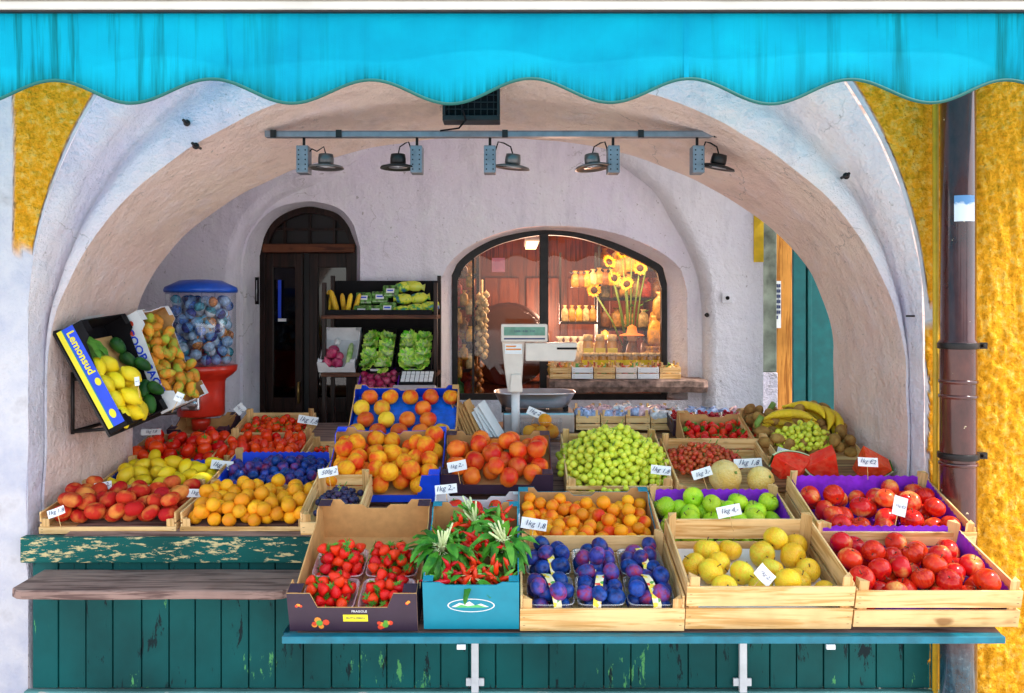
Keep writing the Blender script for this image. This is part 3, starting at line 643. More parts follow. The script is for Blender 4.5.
mb = MB(); mb.lathe([(0,-.3),(.28,-.3),(.33,0),(.28,.3),(0,.29)], 28); mb.build('staves', bw_, o)
mb = MB(); mb.lathe([(.288,.22),(.308,.2),(.308,.16),(.29,.16)], 28); mb.build('hoop', M_['iron'], o)
o = thing('shop_table', 'dark table deep in the shop with a red bowl', 'table', T(P(505,0,6.3).x, 6.2, 0))
MB().box((-.35,-.2,.86),(.35,.2,.9)).build('tabletop', M_['tablewood'], o)
for sx in (-1,1):
    for sy in (-1,1): MB().box((sx*.32-.02,sy*.17-.02,0.02),(sx*.32+.02,sy*.17+.02,.859)).build('leg', M_['tablewood'], o)
o = MB(); o.lathe([(0,0),(.08,.0),(.13,.05),(.14,.10),(.13,.1),(.08,.02)], 20, 0, T(P(498,0,6.2).x,6.15,.9)); tag(o.build('red_bowl', M_['red']), 'red bowl on the dark table inside the shop', 'bowl')
o = thing('pendant_lamp', 'glowing strip lamp under the pink vault in the shop', 'lamp', T(P(527,0,6.3).x+.03, 6.2, 2.10))
mb = MB(); mb.box((-.04,-.25,-.02),(.04,.25,0)); e, nt, b = newmat('lamp_glow'); b.inputs['Emission Color'].default_value = (1,.75,.4,1); b.inputs['Emission Strength'].default_value = 2.2; b.inputs['Base Color'].default_value = (1,.8,.5,1)
mb.build('tube', e, o); MB().box((-.05,-.27,.001),(.05,.27,.03)).build('housing', M_['whitemetal'], o); MB().tube([(0,0,.03),(0,0,.13)], .006).build('rod', M_['iron'], o)

for i, (u, v, y) in enumerate([(458+6*(k%3), 262+k*9, 5.56+.02*(k%2)) for k in range(13)]):
    p = P(u,v,y); me = packet(.055,.10,.04,goods[(0,1,2,4,0,3)[i%6]], 120+i); tag(link('hanging_packet', me, None, T(p.x,y,p.z-.05,0,0,R.uniform(-.3,.3))), 'brown gold packet hanging in the column left of the garlic braid', 'packet', 'packets in the left window column')
for i in range(9):
    u = 552+i*6; y = 6.0; me = packet(.06,.17,.05,goods[(2,3,0,5,2)[i%5]], 140+i); tag(link('goods_packet', me, None, T(P(u,0,y).x,y,lz+.0,0,0,R.uniform(-.3,.3))), 'golden packet standing at the back of the window ledge', 'packet', 'packets at the back of the ledge')
for i in range(5):
    u = 648+i*4; y = 5.66+.02*(i%2); me = packet(.07,.16,.05,goods[(0,2,1)[i%3]], 160+i); tag(link('goods_packet', me, None, T(P(u,0,y).x,y,lz+.0,0,0,R.uniform(-.3,.3))), 'golden packet at the right end of the window ledge', 'packet', 'packets at right end of ledge')
o = thing('plate_rack', 'dark hanging shelf with jars high behind the right pane', 'shelf')
z = P(0,322,6.05).z; MB().box((P(560,0,6.05).x,6.03,z-.015),(P(598,0,6.05).x,6.15,z)).build('shelf_board', M_['darkwood'], o)
MB().box((P(560,0,6.05).x,6.14,z),(P(560,0,6.05).x+.015,6.155,z+.5)).build('hanger', M_['darkwood'], o)
MB().box((P(598,0,6.05).x-.015,6.14,z),(P(598,0,6.05).x,6.155,z+.5)).build('hanger', M_['darkwood'], o)
for i in range(5):
    me = packet(.05,.12,.045,goods[(3,0,2)[i%3]], 180+i); tag(link('goods_packet', me, None, T(P(565+i*7,0,6.08).x,6.08,z)), 'pale packet on the hanging shelf behind the right pane', 'packet', 'packets on the hanging shelf')
# ------------------------------------------------------------------ crates
def frame(p, tilt, rz=0): return Matrix.Translation(p) @ Matrix.Rotation(rz, 4, 'Z') @ Matrix.Rotation(tilt, 4, 'X')
def wooden_crate(label, M, W, D, H, front=((0,.045),(.055,.10)), liner=None, post=.03, wall=.007, base_z=.012, group=None, posts_front=True, inner=None):
    o = thing('wooden_crate', label, 'crate', M, group)
    mb = MB(); nb = max(3, int(D/.075))
    for i in range(nb):
        y = D*i/nb; mb.box((-W/2+.008,y+.003,base_z-.006),(W/2-.008,y+D/nb-.003,base_z))
    mb.build('base', M_['pine'], o)
    for nm, y0 in (('front_panel', 0.0), ('back_panel', D-wall)):
        mb = MB()
        for z0, z1 in (front if nm == 'front_panel' else ((0.0,H*.44),(H*.52,H))):
            mb.box((-W/2,y0,z0),(W/2,y0+wall,z1))
            for sx in (-1,1):       # staples
                for dz in (.25,.6): mb.box((sx*(W/2-.012)-.004,y0-.0006,z0+(z1-z0)*dz),(sx*(W/2-.012)+.004,y0+.001,z0+(z1-z0)*dz+.0012),1)
        mb.build(nm, [M_['pine'], M_['iron']], o, bevel=.0012)
    for sx in (-1,1):
        mb = MB(); zz = ((.0,H*.44),(H*.52,H)); x0 = sx*(W/2-.001)-(wall if sx > 0 else 0)
        for z0, z1 in zz: mb.box((x0,wall+.001,z0),(x0+wall,D-wall-.001,z1))
        mb.build('side_panel', M_['pine_y'], o, bevel=.0012)
        for y0, d in ((wall, 1), (D-wall, -1)):
            if d == 1 and not posts_front: continue
            mb = MB(); xi = sx*(W/2-wall-.002); tri = [(xi,y0),(xi-sx*post,y0),(xi,y0+d*post)]
            hz = H+.028 if d == -1 else max(z for _, z in front)+.03
            vs = [(x,y,.002) for x,y in tri]+[(x,y,hz) for x,y in tri]
            mb.add(vs, [(0,1,2),(3,5,4),(0,3,4,1),(1,4,5,2),(2,5,3,0)]); mb.build('corner_post', M_['pine_z'], o, bevel=.001)
    if liner:
        mb = MB(); off = wall+.003; x0, x1, y0, y1 = -W/2+off, W/2-off, off, D-off; top = H*1.0
        K = 34; vs = []; fs = []
        path = []
        for i in range(K): path.append((x0, lerp(y0, y1, i/K)))
        for i in range(K): path.append((lerp(x0, x1, i/K), y1))
        for i in range(K+1): path.append((x1, lerp(y1, y0, i/K)))
        cy = (y0+y1)/2
        for i, (x, y) in enumerate(path):
            w = R.uniform(-.002,.002); rear = (y-y0)/(y1-y0)
            for z, o_ in ((base_z+.004, .012), (H*.5, .004+w), (top*(.72+.34*rear)+(.003 if i % 2 else -.003), 0)):
                vs.append((x-math.copysign(o_, x) if abs(x) > 1e-3 else x, y-o_*(y > cy), z))
        n = len(path); fs = [(i*3+j, (i+1)*3+j, (i+1)*3+j+1, i*3+j+1) for i in range(n-1) for j in range(2)]
        mb.add(vs, fs, 0, True); mb.add([(x0+.01,y0,base_z+.004),(x1-.01,y0,base_z+.004),(x1-.01,y1,base_z+.004),(x0+.01,y1,base_z+.004)], [(0,1,2,3)])
        mb.build('liner', liner, o)
    return o
def card_box(label, M, W, D, H, out, inn, Hf=None, name='cardboard_box', ear=.07, dip=.35, lip=None, Hb=None, t=.004, group=None, cut=True, edge=None):
    """tray with raised corners: H corner height, Hf height of front between corners"""
    Hf = Hf or H*.7; Hb = Hb or H; edge = edge or out
    o = thing(name, label, 'box', M, group)
    w = W/2
    fp = [(-w,0),(w,0),(w,H),(w-ear,H),(w-ear-.02,Hf),(-w+ear+.02,Hf),(-w+ear,H),(-w,H)]
    MB().prism(fp, t, None, 0, 1, 2).build('front_panel', [out, inn, edge], o)
    if cut: bp = [(-w,0),(w,0),(w,Hb),(w-ear,Hb),(w-ear-.015,Hb-.02),(.05,Hb-.02),(.035,Hb-.035),(-.035,Hb-.035),(-.05,Hb-.02),(-w+ear+.015,Hb-.02),(-w+ear,Hb),(-w,Hb)]
    else: bp = [(-w,0),(w,0),(w,Hb),(-w,Hb)]
    MB().prism(bp, t, T(0,D-t,0), 1, 0, 2).build('back_panel', [out, inn, edge], o)
    for sx in (-1,1):
        sp = [(t,0),(D-t,0),(D-t,Hb),(D-ear,Hb),(D-ear-.02,lerp(Hf,Hb,.6)),(ear+.02,Hf),(ear,H),(t,H)]
        Mx = Matrix(((0,1,0,sx*w-(t if sx > 0 else 0)),(1,0,0,0),(0,0,1,0),(0,0,0,1)))
        mb = MB(); mb.prism(sp, t, Mx, 0 if sx < 0 else 1, 1 if sx < 0 else 0, 2); mb.build('side_panel', [out, inn, edge], o)
    MB().box((-w+t,t,.002),(w-t,D-t,.006)).build('base', inn, o)
    for sx in (-1,1):   # corner flaps on top
        for y0, y1, hz in ((t, ear*.7, H), (D-ear*.7, D-t, Hb)):
            mb = MB(); x0, x1 = sorted((sx*w-sx*.001, sx*(w-ear*.62))); mb.add([(x0,y0,hz+.0015),(x1,y0,hz+.0015),(x1 if sx < 0 else x1,y1,hz+.001),(x0,y1,hz+.001)], [(0,1,2,3)]); mb.build('corner_flap', out, o)
    return o
# ------------------------------------------------------------------ fruit
def calyx(mb, z, r, mat, n=5, up=.0, w=.18, seed=0):
    rr = random.Random(seed)
    for k in range(n):
        a = 2*math.pi*k/n+rr.uniform(-.2,.2); c, s = math.cos(a), math.sin(a); L = r*rr.uniform(.8,1.15)
        mb.add([(-s*w*r,c*w*r,z),(c*L*.55-s*w*r,s*L*.55+c*w*r,z+up*.6),(c*L,s*L,z+up*rr.uniform(.3,1.4)),(c*L*.55+s*w*r,s*L*.55-c*w*r,z+up*.6),(s*w*r,-c*w*r,z)], [(0,1,2,3,4)], mat)
def fruit_mesh(kind, skin, r, seed):
    rr = random.Random(seed); mb = MB(); mats = [skin]; ns = 14; seg = 20
    ph = [math.pi*i/ns for i in range(ns+1)]
    jig = Vector((seed*3.1, seed*1.7, 0))
    def wob(p, amt): return p*(1+noise.noise(p/r*.9+jig)*amt)
    if kind == 'apple':
        pr = []
        for a in ph[::-1]:
            q = 1-.30*math.exp(-(a/.36)**2)-.20*math.exp(-((math.pi-a)/.30)**2)+.03*math.cos(a)
            pr.append((r*1.03*math.sin(a)*q, r*.93*math.cos(a)*q))
        mb.lathe(pr, seg, 0, None, lambda p, t: wob(Vector((p.x*(1+.02*math.cos(5*t)*(p.z < 0)), p.y*(1+.02*math.cos(5*t)*(p.z < 0)), p.z)), .07))
        mb.tube([(0,0,r*.6),(r*.05,0,r*.85),(r*.16,0,r*1.06)], [r*.045,r*.035,r*.06], 5, 1); mats.append(M_['brownstalk'])
        mb.lathe([(0,-r*.76),(r*.09,-r*.80),(r*.06,-r*.70)], 6, 1)
    elif kind in ('peach','apricot','plum','flat','nect'):
        sz = {'peach':.95,'nect':.97,'apricot':1.0,'plum':1.22,'flat':.84}[kind]
        pr = []
        for a in ph[::-1]:
            q = 1-(.22 if kind != 'flat' else .28)*math.exp(-(a/.32)**2)-(.05 if kind != 'flat' else .25)*math.exp(-((math.pi-a)/.3)**2)
            pr.append((r*math.sin(a)*q*(1.04 if kind == 'flat' else 1), r*sz*math.cos(a)*q))
        def fn(p, t):
            tt = min(t, 2*math.pi-t); k = 1-.10*math.exp(-(tt/.22)**2)*(1 if kind != 'plum' else .6)
            return wob(Vector((p.x*k, p.y*k, p.z)), .07)
        mb.lathe(pr, 24, 0, None, fn)
    elif kind == 'tomato':
        pr = [(r*1.04*math.sin(a)*(1-.14*math.exp(-(a/.4)**2)), r*.84*math.cos(a)*(1-.16*math.exp(-(a/.4)**2))) for a in ph[::-1]]
        mb.lathe(pr, seg, 0, None, lambda p, t: wob(p*(1+.025*math.cos(5*t+seed)), .06)); calyx(mb, r*.74, r*.62, 1, 6, r*.12, .10, seed); mats.append(M_['leaf'])
        mb.tube([(0,0,r*.7),(r*.08,0,r*1.0)], r*.06, 5, 1)
    elif kind == 'plumtomato':
        pr = [(r*.78*math.sin(a)**.9, r*1.32*math.cos(a)) for a in ph[::-1]]
        mb.lathe(pr, seg, 0, None, lambda p, t: wob(p, .06))
    elif kind == 'smalltomato':
        pr = [(r*math.sin(a), r*.96*math.cos(a)) for a in ph[::-1]]
        mb.lathe(pr, 14, 0); calyx(mb, r*.94, r*.9, 1, 5, r*.25, .10, seed); mats.append(M_['leaf'])
    elif kind == 'lemon':
        pr = []
        for a in ph[::-1]:
            z = math.cos(a); q = math.sin(a)**.95
            pr.append((r*.86*q, r*1.18*z+r*.22*(max(0,(abs(z)-.93))/.07)*math.copysign(1,z)))
        mb.lathe(pr, seg, 0, None, lambda p, t: wob(p, .08))
    elif kind == 'egg':
        pr = [(r*.82*math.sin(a)*(1+.18*math.cos(a+2.6)), r*1.2*math.cos(a)) for a in ph[::-1]]
        mb.lathe(pr, seg, 0, None, lambda p, t: wob(p, .06))
    elif kind == 'straw':
        pr = [(0,-r*1.25),(r*.32,-r*1.12),(r*.62,-r*.72),(r*.86,-r*.2),(r*.93,r*.28),(r*.75,r*.62),(r*.3,r*.74),(0,r*.72)]
        mb.lathe(pr, 14, 0, None, lambda p, t: wob(p, .14)); calyx(mb, r*.74, r*.95, 1, 8, r*.22, .14, seed); mats.append(M_['leaf'])
        mb.tube([(0,0,r*.7),(r*.1,0,r*1.1)], r*.06, 5, 1)
    elif kind == 'kiwi':
        pr = [(r*.80*math.sin(a), r*1.12*math.cos(a)) for a in ph[::-1]]
        mb.lathe(pr, seg, 0, None, lambda p, t: wob(p, .07)); mb.tube([(0,0,r*1.08),(0,0,r*1.16)], r*.12, 6, 0)
    elif kind == 'onion':
        pr = [(0,-r*.84),(r*.15,-r*.86),(r*.6,-r*.7),(r*.97,-r*.2),(r*.98,r*.15),(r*.72,r*.6),(r*.3,r*.86),(r*.12,r*1.1),(r*.1,r*1.35),(0,r*1.4)]
        mb.lathe(pr, seg, 0, None, lambda p, t: wob(p, .05))
    me = mb.mesh(kind)
    for m in mats: me.materials.append(m)
    return me
def pack(W, D, r, n, rng, z0=0.0, x0=None, y0=0, tries=80, ar=1.0, dome=0.0, jr=.08):
    """drop n spheres into a W x D tray, each on the lowest resting place of several tried"""
    out = []
    for i in range(n):
        rr = r*rng.uniform(1-jr, 1+jr); best = None
        for t in range(tries):
            x = rng.uniform(-W/2+rr*.9, W/2-rr*.9); y = rng.uniform(y0+rr*.9, y0+D-rr*.9)
            z = z0+rr*.9
            for (a, b_, c, q) in out:
                d2 = (a-x)**2+(b_-y)**2; s = (rr+q)*.93
                if d2 < s*s: z = max(z, c+math.sqrt(s*s-d2)*ar)
            sc = z+dome*((x/(W/2))**2+((y-y0-D/2)/(D/2))**2)
            if best is None or sc < best[0]: best = (sc, x, y, z, rr)
        out.append(best[1:])
    return out
FM = {}
def variants(kind, skin, r, n=3):
    k = (kind, skin, r)
    if k not in FM: FM[k] = [fruit_mesh(kind, M_[skin], r, 11*i+hash(kind) % 7 if False else 11*i+len(kind)) for i in range(n)]
    return FM[k]
def fill(M, W, D, n, r, kinds, name, label, cat, group, z0=.02, y0=.01, seed=1, upright=.6, ar=.95, dome=0.0, tries=80, sink=0, zmax=None, flat=False):
    """kinds: list of (kind, skin, weight)"""
    rng = random.Random(seed); res = []
    for (x, y, z, q) in pack(W, D, r, n, rng, z0, y0=y0, ar=ar, dome=dome, tries=tries):
        k = rng.choices(kinds, [k[2] for k in kinds])[0]
        me = rng.choice(variants(k[0], k[1], r))
        e = Euler((rng.gauss(-.35, upright), rng.gauss(0, upright), rng.uniform(0, 6.28)))
        if rng.random() < .25 and not flat: e = Euler((rng.uniform(0,6.28), rng.uniform(0,6.28), rng.uniform(0,6.28)))
        L = Matrix.Translation((x,y,z)) @ e.to_matrix().to_4x4() @ Matrix.Scale(q/r, 4)
        o = link(name, me, None, M @ L); tag(o, label, cat, group); res.append(o)
    return res
def grapes(M, W, D, n, r, nb, skin, label, group, z0=.02, y0=.01, seed=1, dome=.05):
    rng = random.Random(seed); pts = pack(W, D, r, n, rng, z0, y0=y0, dome=dome, tries=10, jr=.12, ar=.9)
    seeds = [rng.choice(pts) for _ in range(nb)]
    grp = [[] for _ in seeds]
    for p in pts:
        k = min(range(nb), key=lambda i: (p[0]-seeds[i][0])**2+(p[1]-seeds[i][1])**2+(p[2]-seeds[i][2])**2); grp[k].append(p)
    bm = bmesh.new(); bmesh.ops.create_icosphere(bm, subdivisions=2, radius=1); bv = [v.co.copy() for v in bm.verts]; bf = [tuple(v.index for v in f.verts) for f in bm.faces]; bm.free()
    for g in grp:
        if not g: continue
        c = Vector((sum(p[0] for p in g)/len(g), sum(p[1] for p in g)/len(g), min(p[2] for p in g))); mb = MB()
        for (x, y, z, q) in g: mb.add([v*q*1.06+Vector((x,y,z))-c for v in bv], bf, 0, True)
        top = max(g, key=lambda p: p[2]); tp = Vector(top[:3])-c
        mb.tube([(0,0,.01),tp*.6,tp+Vector((.0,.004,r*.6)),tp+Vector((.012,.01,r*2.2))], [.003,.0025,.0022,.0018], 5, 1)
        for p in g[::3]:
            q = Vector(p[:3])-c; mb.tube([q*.55, q+Vector((0,0,r*.9))], .0011, 4, 1)
        o = mb.build('grape_bunch', [M_[skin], M_['stalk']], None, M @ Matrix.Translation(c)); tag(o, label, 'grapes', group)
# price tags
SCR = ['1kg 2,-', '1kg 3,-', '1kg 1,8', '1kg 4,-', '1kg €2', '500g 2']
tag_mesh = None
def price(u, v, Y, w, h, where, rz=.0, roll=0.0, rx=-.25):
    p = P(u, v, Y); sc = Y/F
    W, H = w*sc, h*sc
    o = thing('price_tag', 'white handwritten price card '+where, 'price tag', T(p.x,p.y,p.z,rx,roll,rz))
    mb = MB(); K = 5; vs = []
    for i in range(K+1):
        x = -W/2+W*i/K
        for z in (-H/2, H/2): vs += [(x, .006*math.sin(math.pi*i/K), z), (x, .006*math.sin(math.pi*i/K)+.0006, z)]
    fs = []
    for i in range(K): a = i*4; fs += [(a,a+4,a+6,a+2),(a+1,a+3,a+7,a+5),(a+2,a+6,a+7,a+3),(a,a+1,a+5,a+4)]
    mb.add(vs, fs); mb.build('card', M_['paper'], o)
    text(R.choice(SCR), min(H*.75, W*.30)*R.uniform(.85,1.1), M_['ink'], o, T(R.uniform(-.05,.05)*W,-.0015-.0,R.uniform(-.05,.08)*H,0,R.uniform(-.08,.12),0) @ RX, 'handwriting', ext=.0002, shear=R.uniform(.1,.5))
    MB().tube([(0,.010,-H/2-.05),(0,.008,-H/2),(0,.0085,H/4)], .0014, 5).build('pin', M_['pine'], o)
# ------------------------------------------------------------------ stall body
stall = thing('market_stall', 'long dark teal wooden stall front built into the arch opening', 'stall')
# left front rail with flaking paint
x0 = P(22,0,3.26).x; x1 = P(322,0,3.26).x
MB().box((x0,3.245,P(0,562,3.26).z),(x1,3.285,.752)).build('front_rail', M_['tealedge'], stall, bevel=.005)
mb = MB(); xa = P(33,0,3.3).x; xb = P(938,0,3.3).x; i = 0; x = xa
while x < xb:
    w = R.uniform(.098,.112); mb.box((x+.0025,3.292+R.uniform(0,.003),.155),(min(x+w,xb)-.0025,3.315,.70)); x += w
mb.box((xa,3.315,.155),(xb,3.322,.70), 0); mb.build('plank_panel', M_['teal'], stall, bevel=.002)
MB().box((xa-.02,3.27,.11),(xb,3.30,.152)).build('plinth_rail', worn('pale_teal_rail', (.10,.26,.26), (.42,.40,.36), .6), stall, bevel=.004)
MB().box((xa,3.31,.0),(xb,3.33,.11)).build('base', M_['plaster'], stall)
def slope(y0, z0, y1, z1, xl, xr, nm='display_board', th=.02):
    mb = MB(); mb.add([(xl,y0,z0),(xr,y0,z0),(xr,y1,z1),(xl,y1,z1),(xl,y0,z0-th),(xr,y0,z0-th),(xr,y1,z1-th),(xl,y1,z1-th)], [(0,1,2,3),(7,6,5,4),(0,4,5,1),(1,5,6,2),(2,6,7,3),(3,7,4,0)]); return mb.build(nm, M_['oldwood'], stall)
slope(3.25,.750,4.75,.99,-1.72,-.66)       # left counter
slope(2.60,.625,3.30,.80,-.66,1.50); slope(3.30,.795,4.10,.985,-.70,1.45)
MB().box((-.66,4.11,.97),(1.50,4.72,1.0)).build('counter_top', M_['tablewood'], stall, bevel=.004)
for x in (-1.6,-.7,.2,1.3): MB().box((x,4.0,.0),(x+.06,4.06,.90)).build('leg', M_['oldwood'], stall)
MB().box((-1.70,4.70,.0),(1.49,4.72,.965)).build('rear_panel', M_['darkwood'], stall)
# turquoise ledge with brackets
ledge = thing('front_ledge', 'turquoise metal ledge on white brackets carrying the lowest crates', 'ledge')
mb = MB(); ax = P(283,0,2.58).x; bx = P(1003,0,2.58).x; mb.box((ax,2.565,.612),(bx,2.60,.634)); mb.box((ax,2.60,.612),(bx,3.28,.618)); mb.build('ledge_plate', M_['tealmetal'], ledge, bevel=.003)
MB().add([(ax,2.60,.618),(ax-.005,2.60,.634),(ax-.005,3.1,.634),(ax,3.1,.618)], [(0,1,2,3)]).build('end_lip', M_['tealmetal'], ledge)
for u in (471,768):
    x = P(u,0,2.95).x; k = MB(); k.box((x-.014,3.262,.15),(x+.014,3.282,.61)); k.box((x-.012,2.66,.592),(x+.012,3.27,.611))
    0 and k.add([(x-.008,2.8,.592),(x+.008,2.8,.592),(x+.008,3.262,.25),(x-.008,3.262,.25),(x-.008,2.83,.592),(x+.008,2.83,.592),(x+.008,3.262,.285),(x-.008,3.262,.285)], [(0,1,2,3),(7,6,5,4),(0,3,7,4),(1,5,6,2),(0,4,5,1)])
    k.box((x-.035,3.275,.17),(x+.035,3.285,.20)); k.build('bracket', M_['whitemetal'], ledge, bevel=.002)
for u in (462,826): x = P(u,0,2.6).x; MB().box((x-.013,2.558,.598),(x+.013,2.566,.611)).build('clip', M_['whitemetal'], ledge)
# weathered plank shelf on the left
o = thing('plank_shelf', 'weathered grey brown plank shelf under the left counter rail', 'shelf')
xa, xb = P(4,0,3.0).x, P(294,0,3.0).x; zt = .622
mb = MB(); K = 40; vs = []
for k in range(K+1):
    x = lerp(xa, xb, k/K); fr_ = 3.02+(.06*max(0,(k-K+3)/3)**2)+(.03*max(0,(2-k)/2)**2)+noise.noise(Vector((x*5,1,1)))*.006
    zz = zt+noise.noise(Vector((x*3,5,1)))*.003
    for (y, z) in ((fr_,zz-.004),(fr_+.004,zz),(3.26,zz+.002),(3.26,zz-.030),(fr_+.003,zz-.032),(fr_-.001,zz-.028)): vs.append((x,y,z))
mb.add(vs, [(k*6+i, k*6+(i+1)%6, (k+1)*6+(i+1)%6, (k+1)*6+i) for k in range(K) for i in range(6)]+[tuple(range(5,-1,-1)), tuple(range(K*6,K*6+6))]); mb.build('plank', M_['oldwood'], o)
for u in (70,235): x = P(u,0,3.2).x; MB().box((x-.012,3.10,zt-.06),(x+.012,3.288,zt-.033)).build('bracket', M_['iron'], o)
# ------------------------------------------------------------------ crate layout
def place(u0, u1, vb, Y, D, tilt, rz=0):
    """world frame + width of a crate whose front bottom edge runs u0..u1 at height vb"""
    a = P(u0, vb, Y); c = P(u1, vb, Y); return frame((a+c)/2, tilt, rz), (c.x-a.x)
# a strawberries -----------------------------------------------------
M, W = place(290, 418, 631, 2.60, .5, .32)
o = card_box('dark printed cardboard box with four punnets of strawberries', M, W, .50, .135, M_['darkcard'], M_['kraft'], Hf=.085, Hb=.16, edge=M_['kraft'])
text('FRAGOLE', .011, M_['paper'], o, T(.02,-.001,.072) @ RX)
MB().box((-.03,-.0012,.036),(.045,-.0002,.060)).build('paper_label', M_['yellow'], o); text('FRUTTA FRESCA', .008, M_['ink'], o, T(.0075,-.0016,.048) @ RX)
berry = [plain('print_red', (.75,.06,.02), .5), plain('print_orange', (.85,.30,.03), .5), plain('print_leaf', (.12,.40,.04), .5)]
mb = MB()
for cx_, cz, s_ in ((-.105,.028,1),(.10,.025,.9),(-.165,.095,.45),(.165,.10,.5)):
    for k in range(9 if s_ > .8 else 4):
        a = R.uniform(0,6.28); d = R.uniform(0,.022)*s_; c = Vector((cx_+math.cos(a)*d*1.3,-.0008-.00005*k,cz+math.sin(a)*d*.7)); rr = R.uniform(.007,.011)*s_
        vs = [c+Vector((math.cos(t*.785)*rr,0,math.sin(t*.785)*rr)) for t in range(8)]; mb.add(vs, [tuple(range(8))], k % 2 if k < 7 else 2)
mb.build('printed_berries', berry, o)
def punnet(M, w, d, h, m, name, label, group=None, strips=0):
    o = thing(name, label, 'punnet', M, group); mb = MB(); vs = []; t = .92
    prof = [(t,0),(1,h),(1.04,h+.001),(1.04,h-.003)]
    for s_, z in prof:
        for i in range(20):
            a = 2*math.pi*i/20; c, s = math.cos(a), math.sin(a); vs.append((w/2*s_*math.copysign(abs(c)**.3, c), d/2*s_*math.copysign(abs(s)**.3, s)+d/2, z))
    mb.add(vs, [(j*20+i, j*20+(i+1)%20, (j+1)*20+(i+1)%20, (j+1)*20+i) for j in range(3) for i in range(20)]+[tuple(range(19,-1,-1))], 0, True); mb.build('tray', m, o)
    return o
for i, (px, py) in enumerate(((-.090,.030),(.090,.030),(-.088,.195),(.088,.195))):
    Mp = M @ T(px, py, .008); w, d = .165, .150
    where = ('front left','front right','rear left','rear right')[i]
    punnet(Mp, w, d, .05, M_['pinkpun'], 'berry_punnet', f'pink edged plastic punnet heaped with strawberries, {where} one in its box')
    fill(Mp, w*.95, d*.95, 34, .0190, [('straw','straw',1)], 'strawberry', f'ripe strawberry with green cap in the {where} punnet of the dark box', 'strawberry', f'strawberries in the {where} punnet', z0=.004, y0=.004, seed=20+i, upright=.9, dome=.03)
# b chillies box -------------------------------------------------------
M, W = place(424, 519, 629, 2.60, .42, .30)
o = card_box('teal cardboard box with oval mountain logo holding chillies and leaves', M, W, .40, .165, M_['tealcard'], M_['kraft'], Hf=.155, Hb=.21, ear=.05)
MCH = M
mb = MB(); mb.add([(math.cos(a*.2618)*.072,-.0006,.085+math.sin(a*.2618)*.024) for a in range(24)], [tuple(range(24))], 0)
mb.add([(math.cos(a*.2618)*.068,-.0009,.085+math.sin(a*.2618)*.021) for a in range(24)], [tuple(range(24))], 1); mb.build('logo_oval', [M_['whitecard'], M_['tealcard']], o)
mb = MB(); mb.add([(-.06,-.0012,.08),(.055,-.0012,.08),(.03,-.0012,.092),(.012,-.0012,.086),(-.005,-.0012,.100),(-.02,-.0012,.09),(-.035,-.0012,.095)], [tuple(range(7))], 0); mb.add([(-.05,-.0015,.078),(.05,-.0015,.078),(.02,-.0015,.088),(-.01,-.0015,.083),(-.03,-.0015,.088)], [tuple(range(5))], 1); mb.build('logo_mountains', [M_['whitecard'], plain('logo_green', (.10,.5,.15), .5)], o)
def chilli_bunch(x, y, z, n, L, lab, rng, red=.7):
    o = thing('chilli_bunch', lab, 'chillies', MCH @ T(x,y,z))
    for s_, skin, nm in ((0,'chilli','red_chillies'),(1,'chillig','green_chillies')):
        mb = MB()
        for k in range(int(.75*n*(red if s_ == 0 else 1-red))):
            a = rng.uniform(0,6.28); b_ = rng.uniform(.15,1.3); c = Vector((rng.gauss(0,.022),rng.gauss(0,.022),rng.uniform(.0,.045))); l = L*rng.uniform(.6,1.1)
            d = Vector((math.cos(a)*math.sin(b_),math.sin(a)*math.sin(b_),math.cos(b_))); bend = Vector((rng.uniform(-1,1),rng.uniform(-1,1),-.8))*l*.25
            mb.tube([c,c+d*l*.25+bend*.05,c+d*l*.6+bend*.35,c+d*l*.95+bend], [.004,.0085,.007,.0012], 7, 0)
            mb.tube([c-d*.03,c-d*.01,c], [.0018,.0022,.004], 5, 1)
        mb.build(nm, [M_[skin], M_['stalk']], o)
    return o
def ribbonleaf(mb, p, d, L, w, droop, rng, mat=0, fold=.35, K=9):
    side = d.cross(Vector((0,0,1))).normalized(); pos = Vector(p); dd = d.normalized(); vs = []
    for k in range(K+1):
        t = k/K; ww = w*(.25+.75*math.sin(math.pi*min(1,t*.9+.12))**.7)*(1 if t < .97 else .2)
        up = side.cross(dd).normalized(); cr = math.sin(k*1.9+rng.random()*.5)*w*.12
        vs += [pos-side*ww+up*(ww*fold+cr), pos, pos+side*ww+up*(ww*fold-cr)]
        pos = pos+dd*L/K; dd = (dd+Vector((0,0,-droop/K))+side*rng.uniform(-.05,.05)).normalized()
    mb.add(vs, [(k*3+i,k*3+i+1,(k+1)*3+i+1,(k+1)*3+i) for k in range(K) for i in range(2)], mat, True)
rg = random.Random(5)
MB().box((-.13,.01,.008),(.13,.39,.06)).build('packing_pad', M_['kraft'], o)
for i, (x, y, z, n, red) in enumerate(((-.075,.10,.10,46,.5),(.0,.08,.095,44,.85),(.075,.10,.10,46,.7),(-.07,.22,.12,40,.3),(.01,.20,.125,46,.75),(.08,.22,.13,40,.65),(-.02,.31,.14,30,.5),(.07,.31,.14,30,.6))):
    chilli_bunch(x, y, z, n, .075, ['small mixed chilli bunch at the front left of the teal box','red chilli bunch at the front middle of the teal box','red chilli bunch at the front right of the teal box','mostly green chilli bunch under the left leek leaf','red chilli bunch in the centre of the teal box','red and green chilli bunch near the right rim of teal box','mixed chilli bunch at the rear of the teal box','mixed chilli bunch at the rear right of teal box'][i], rg, red)
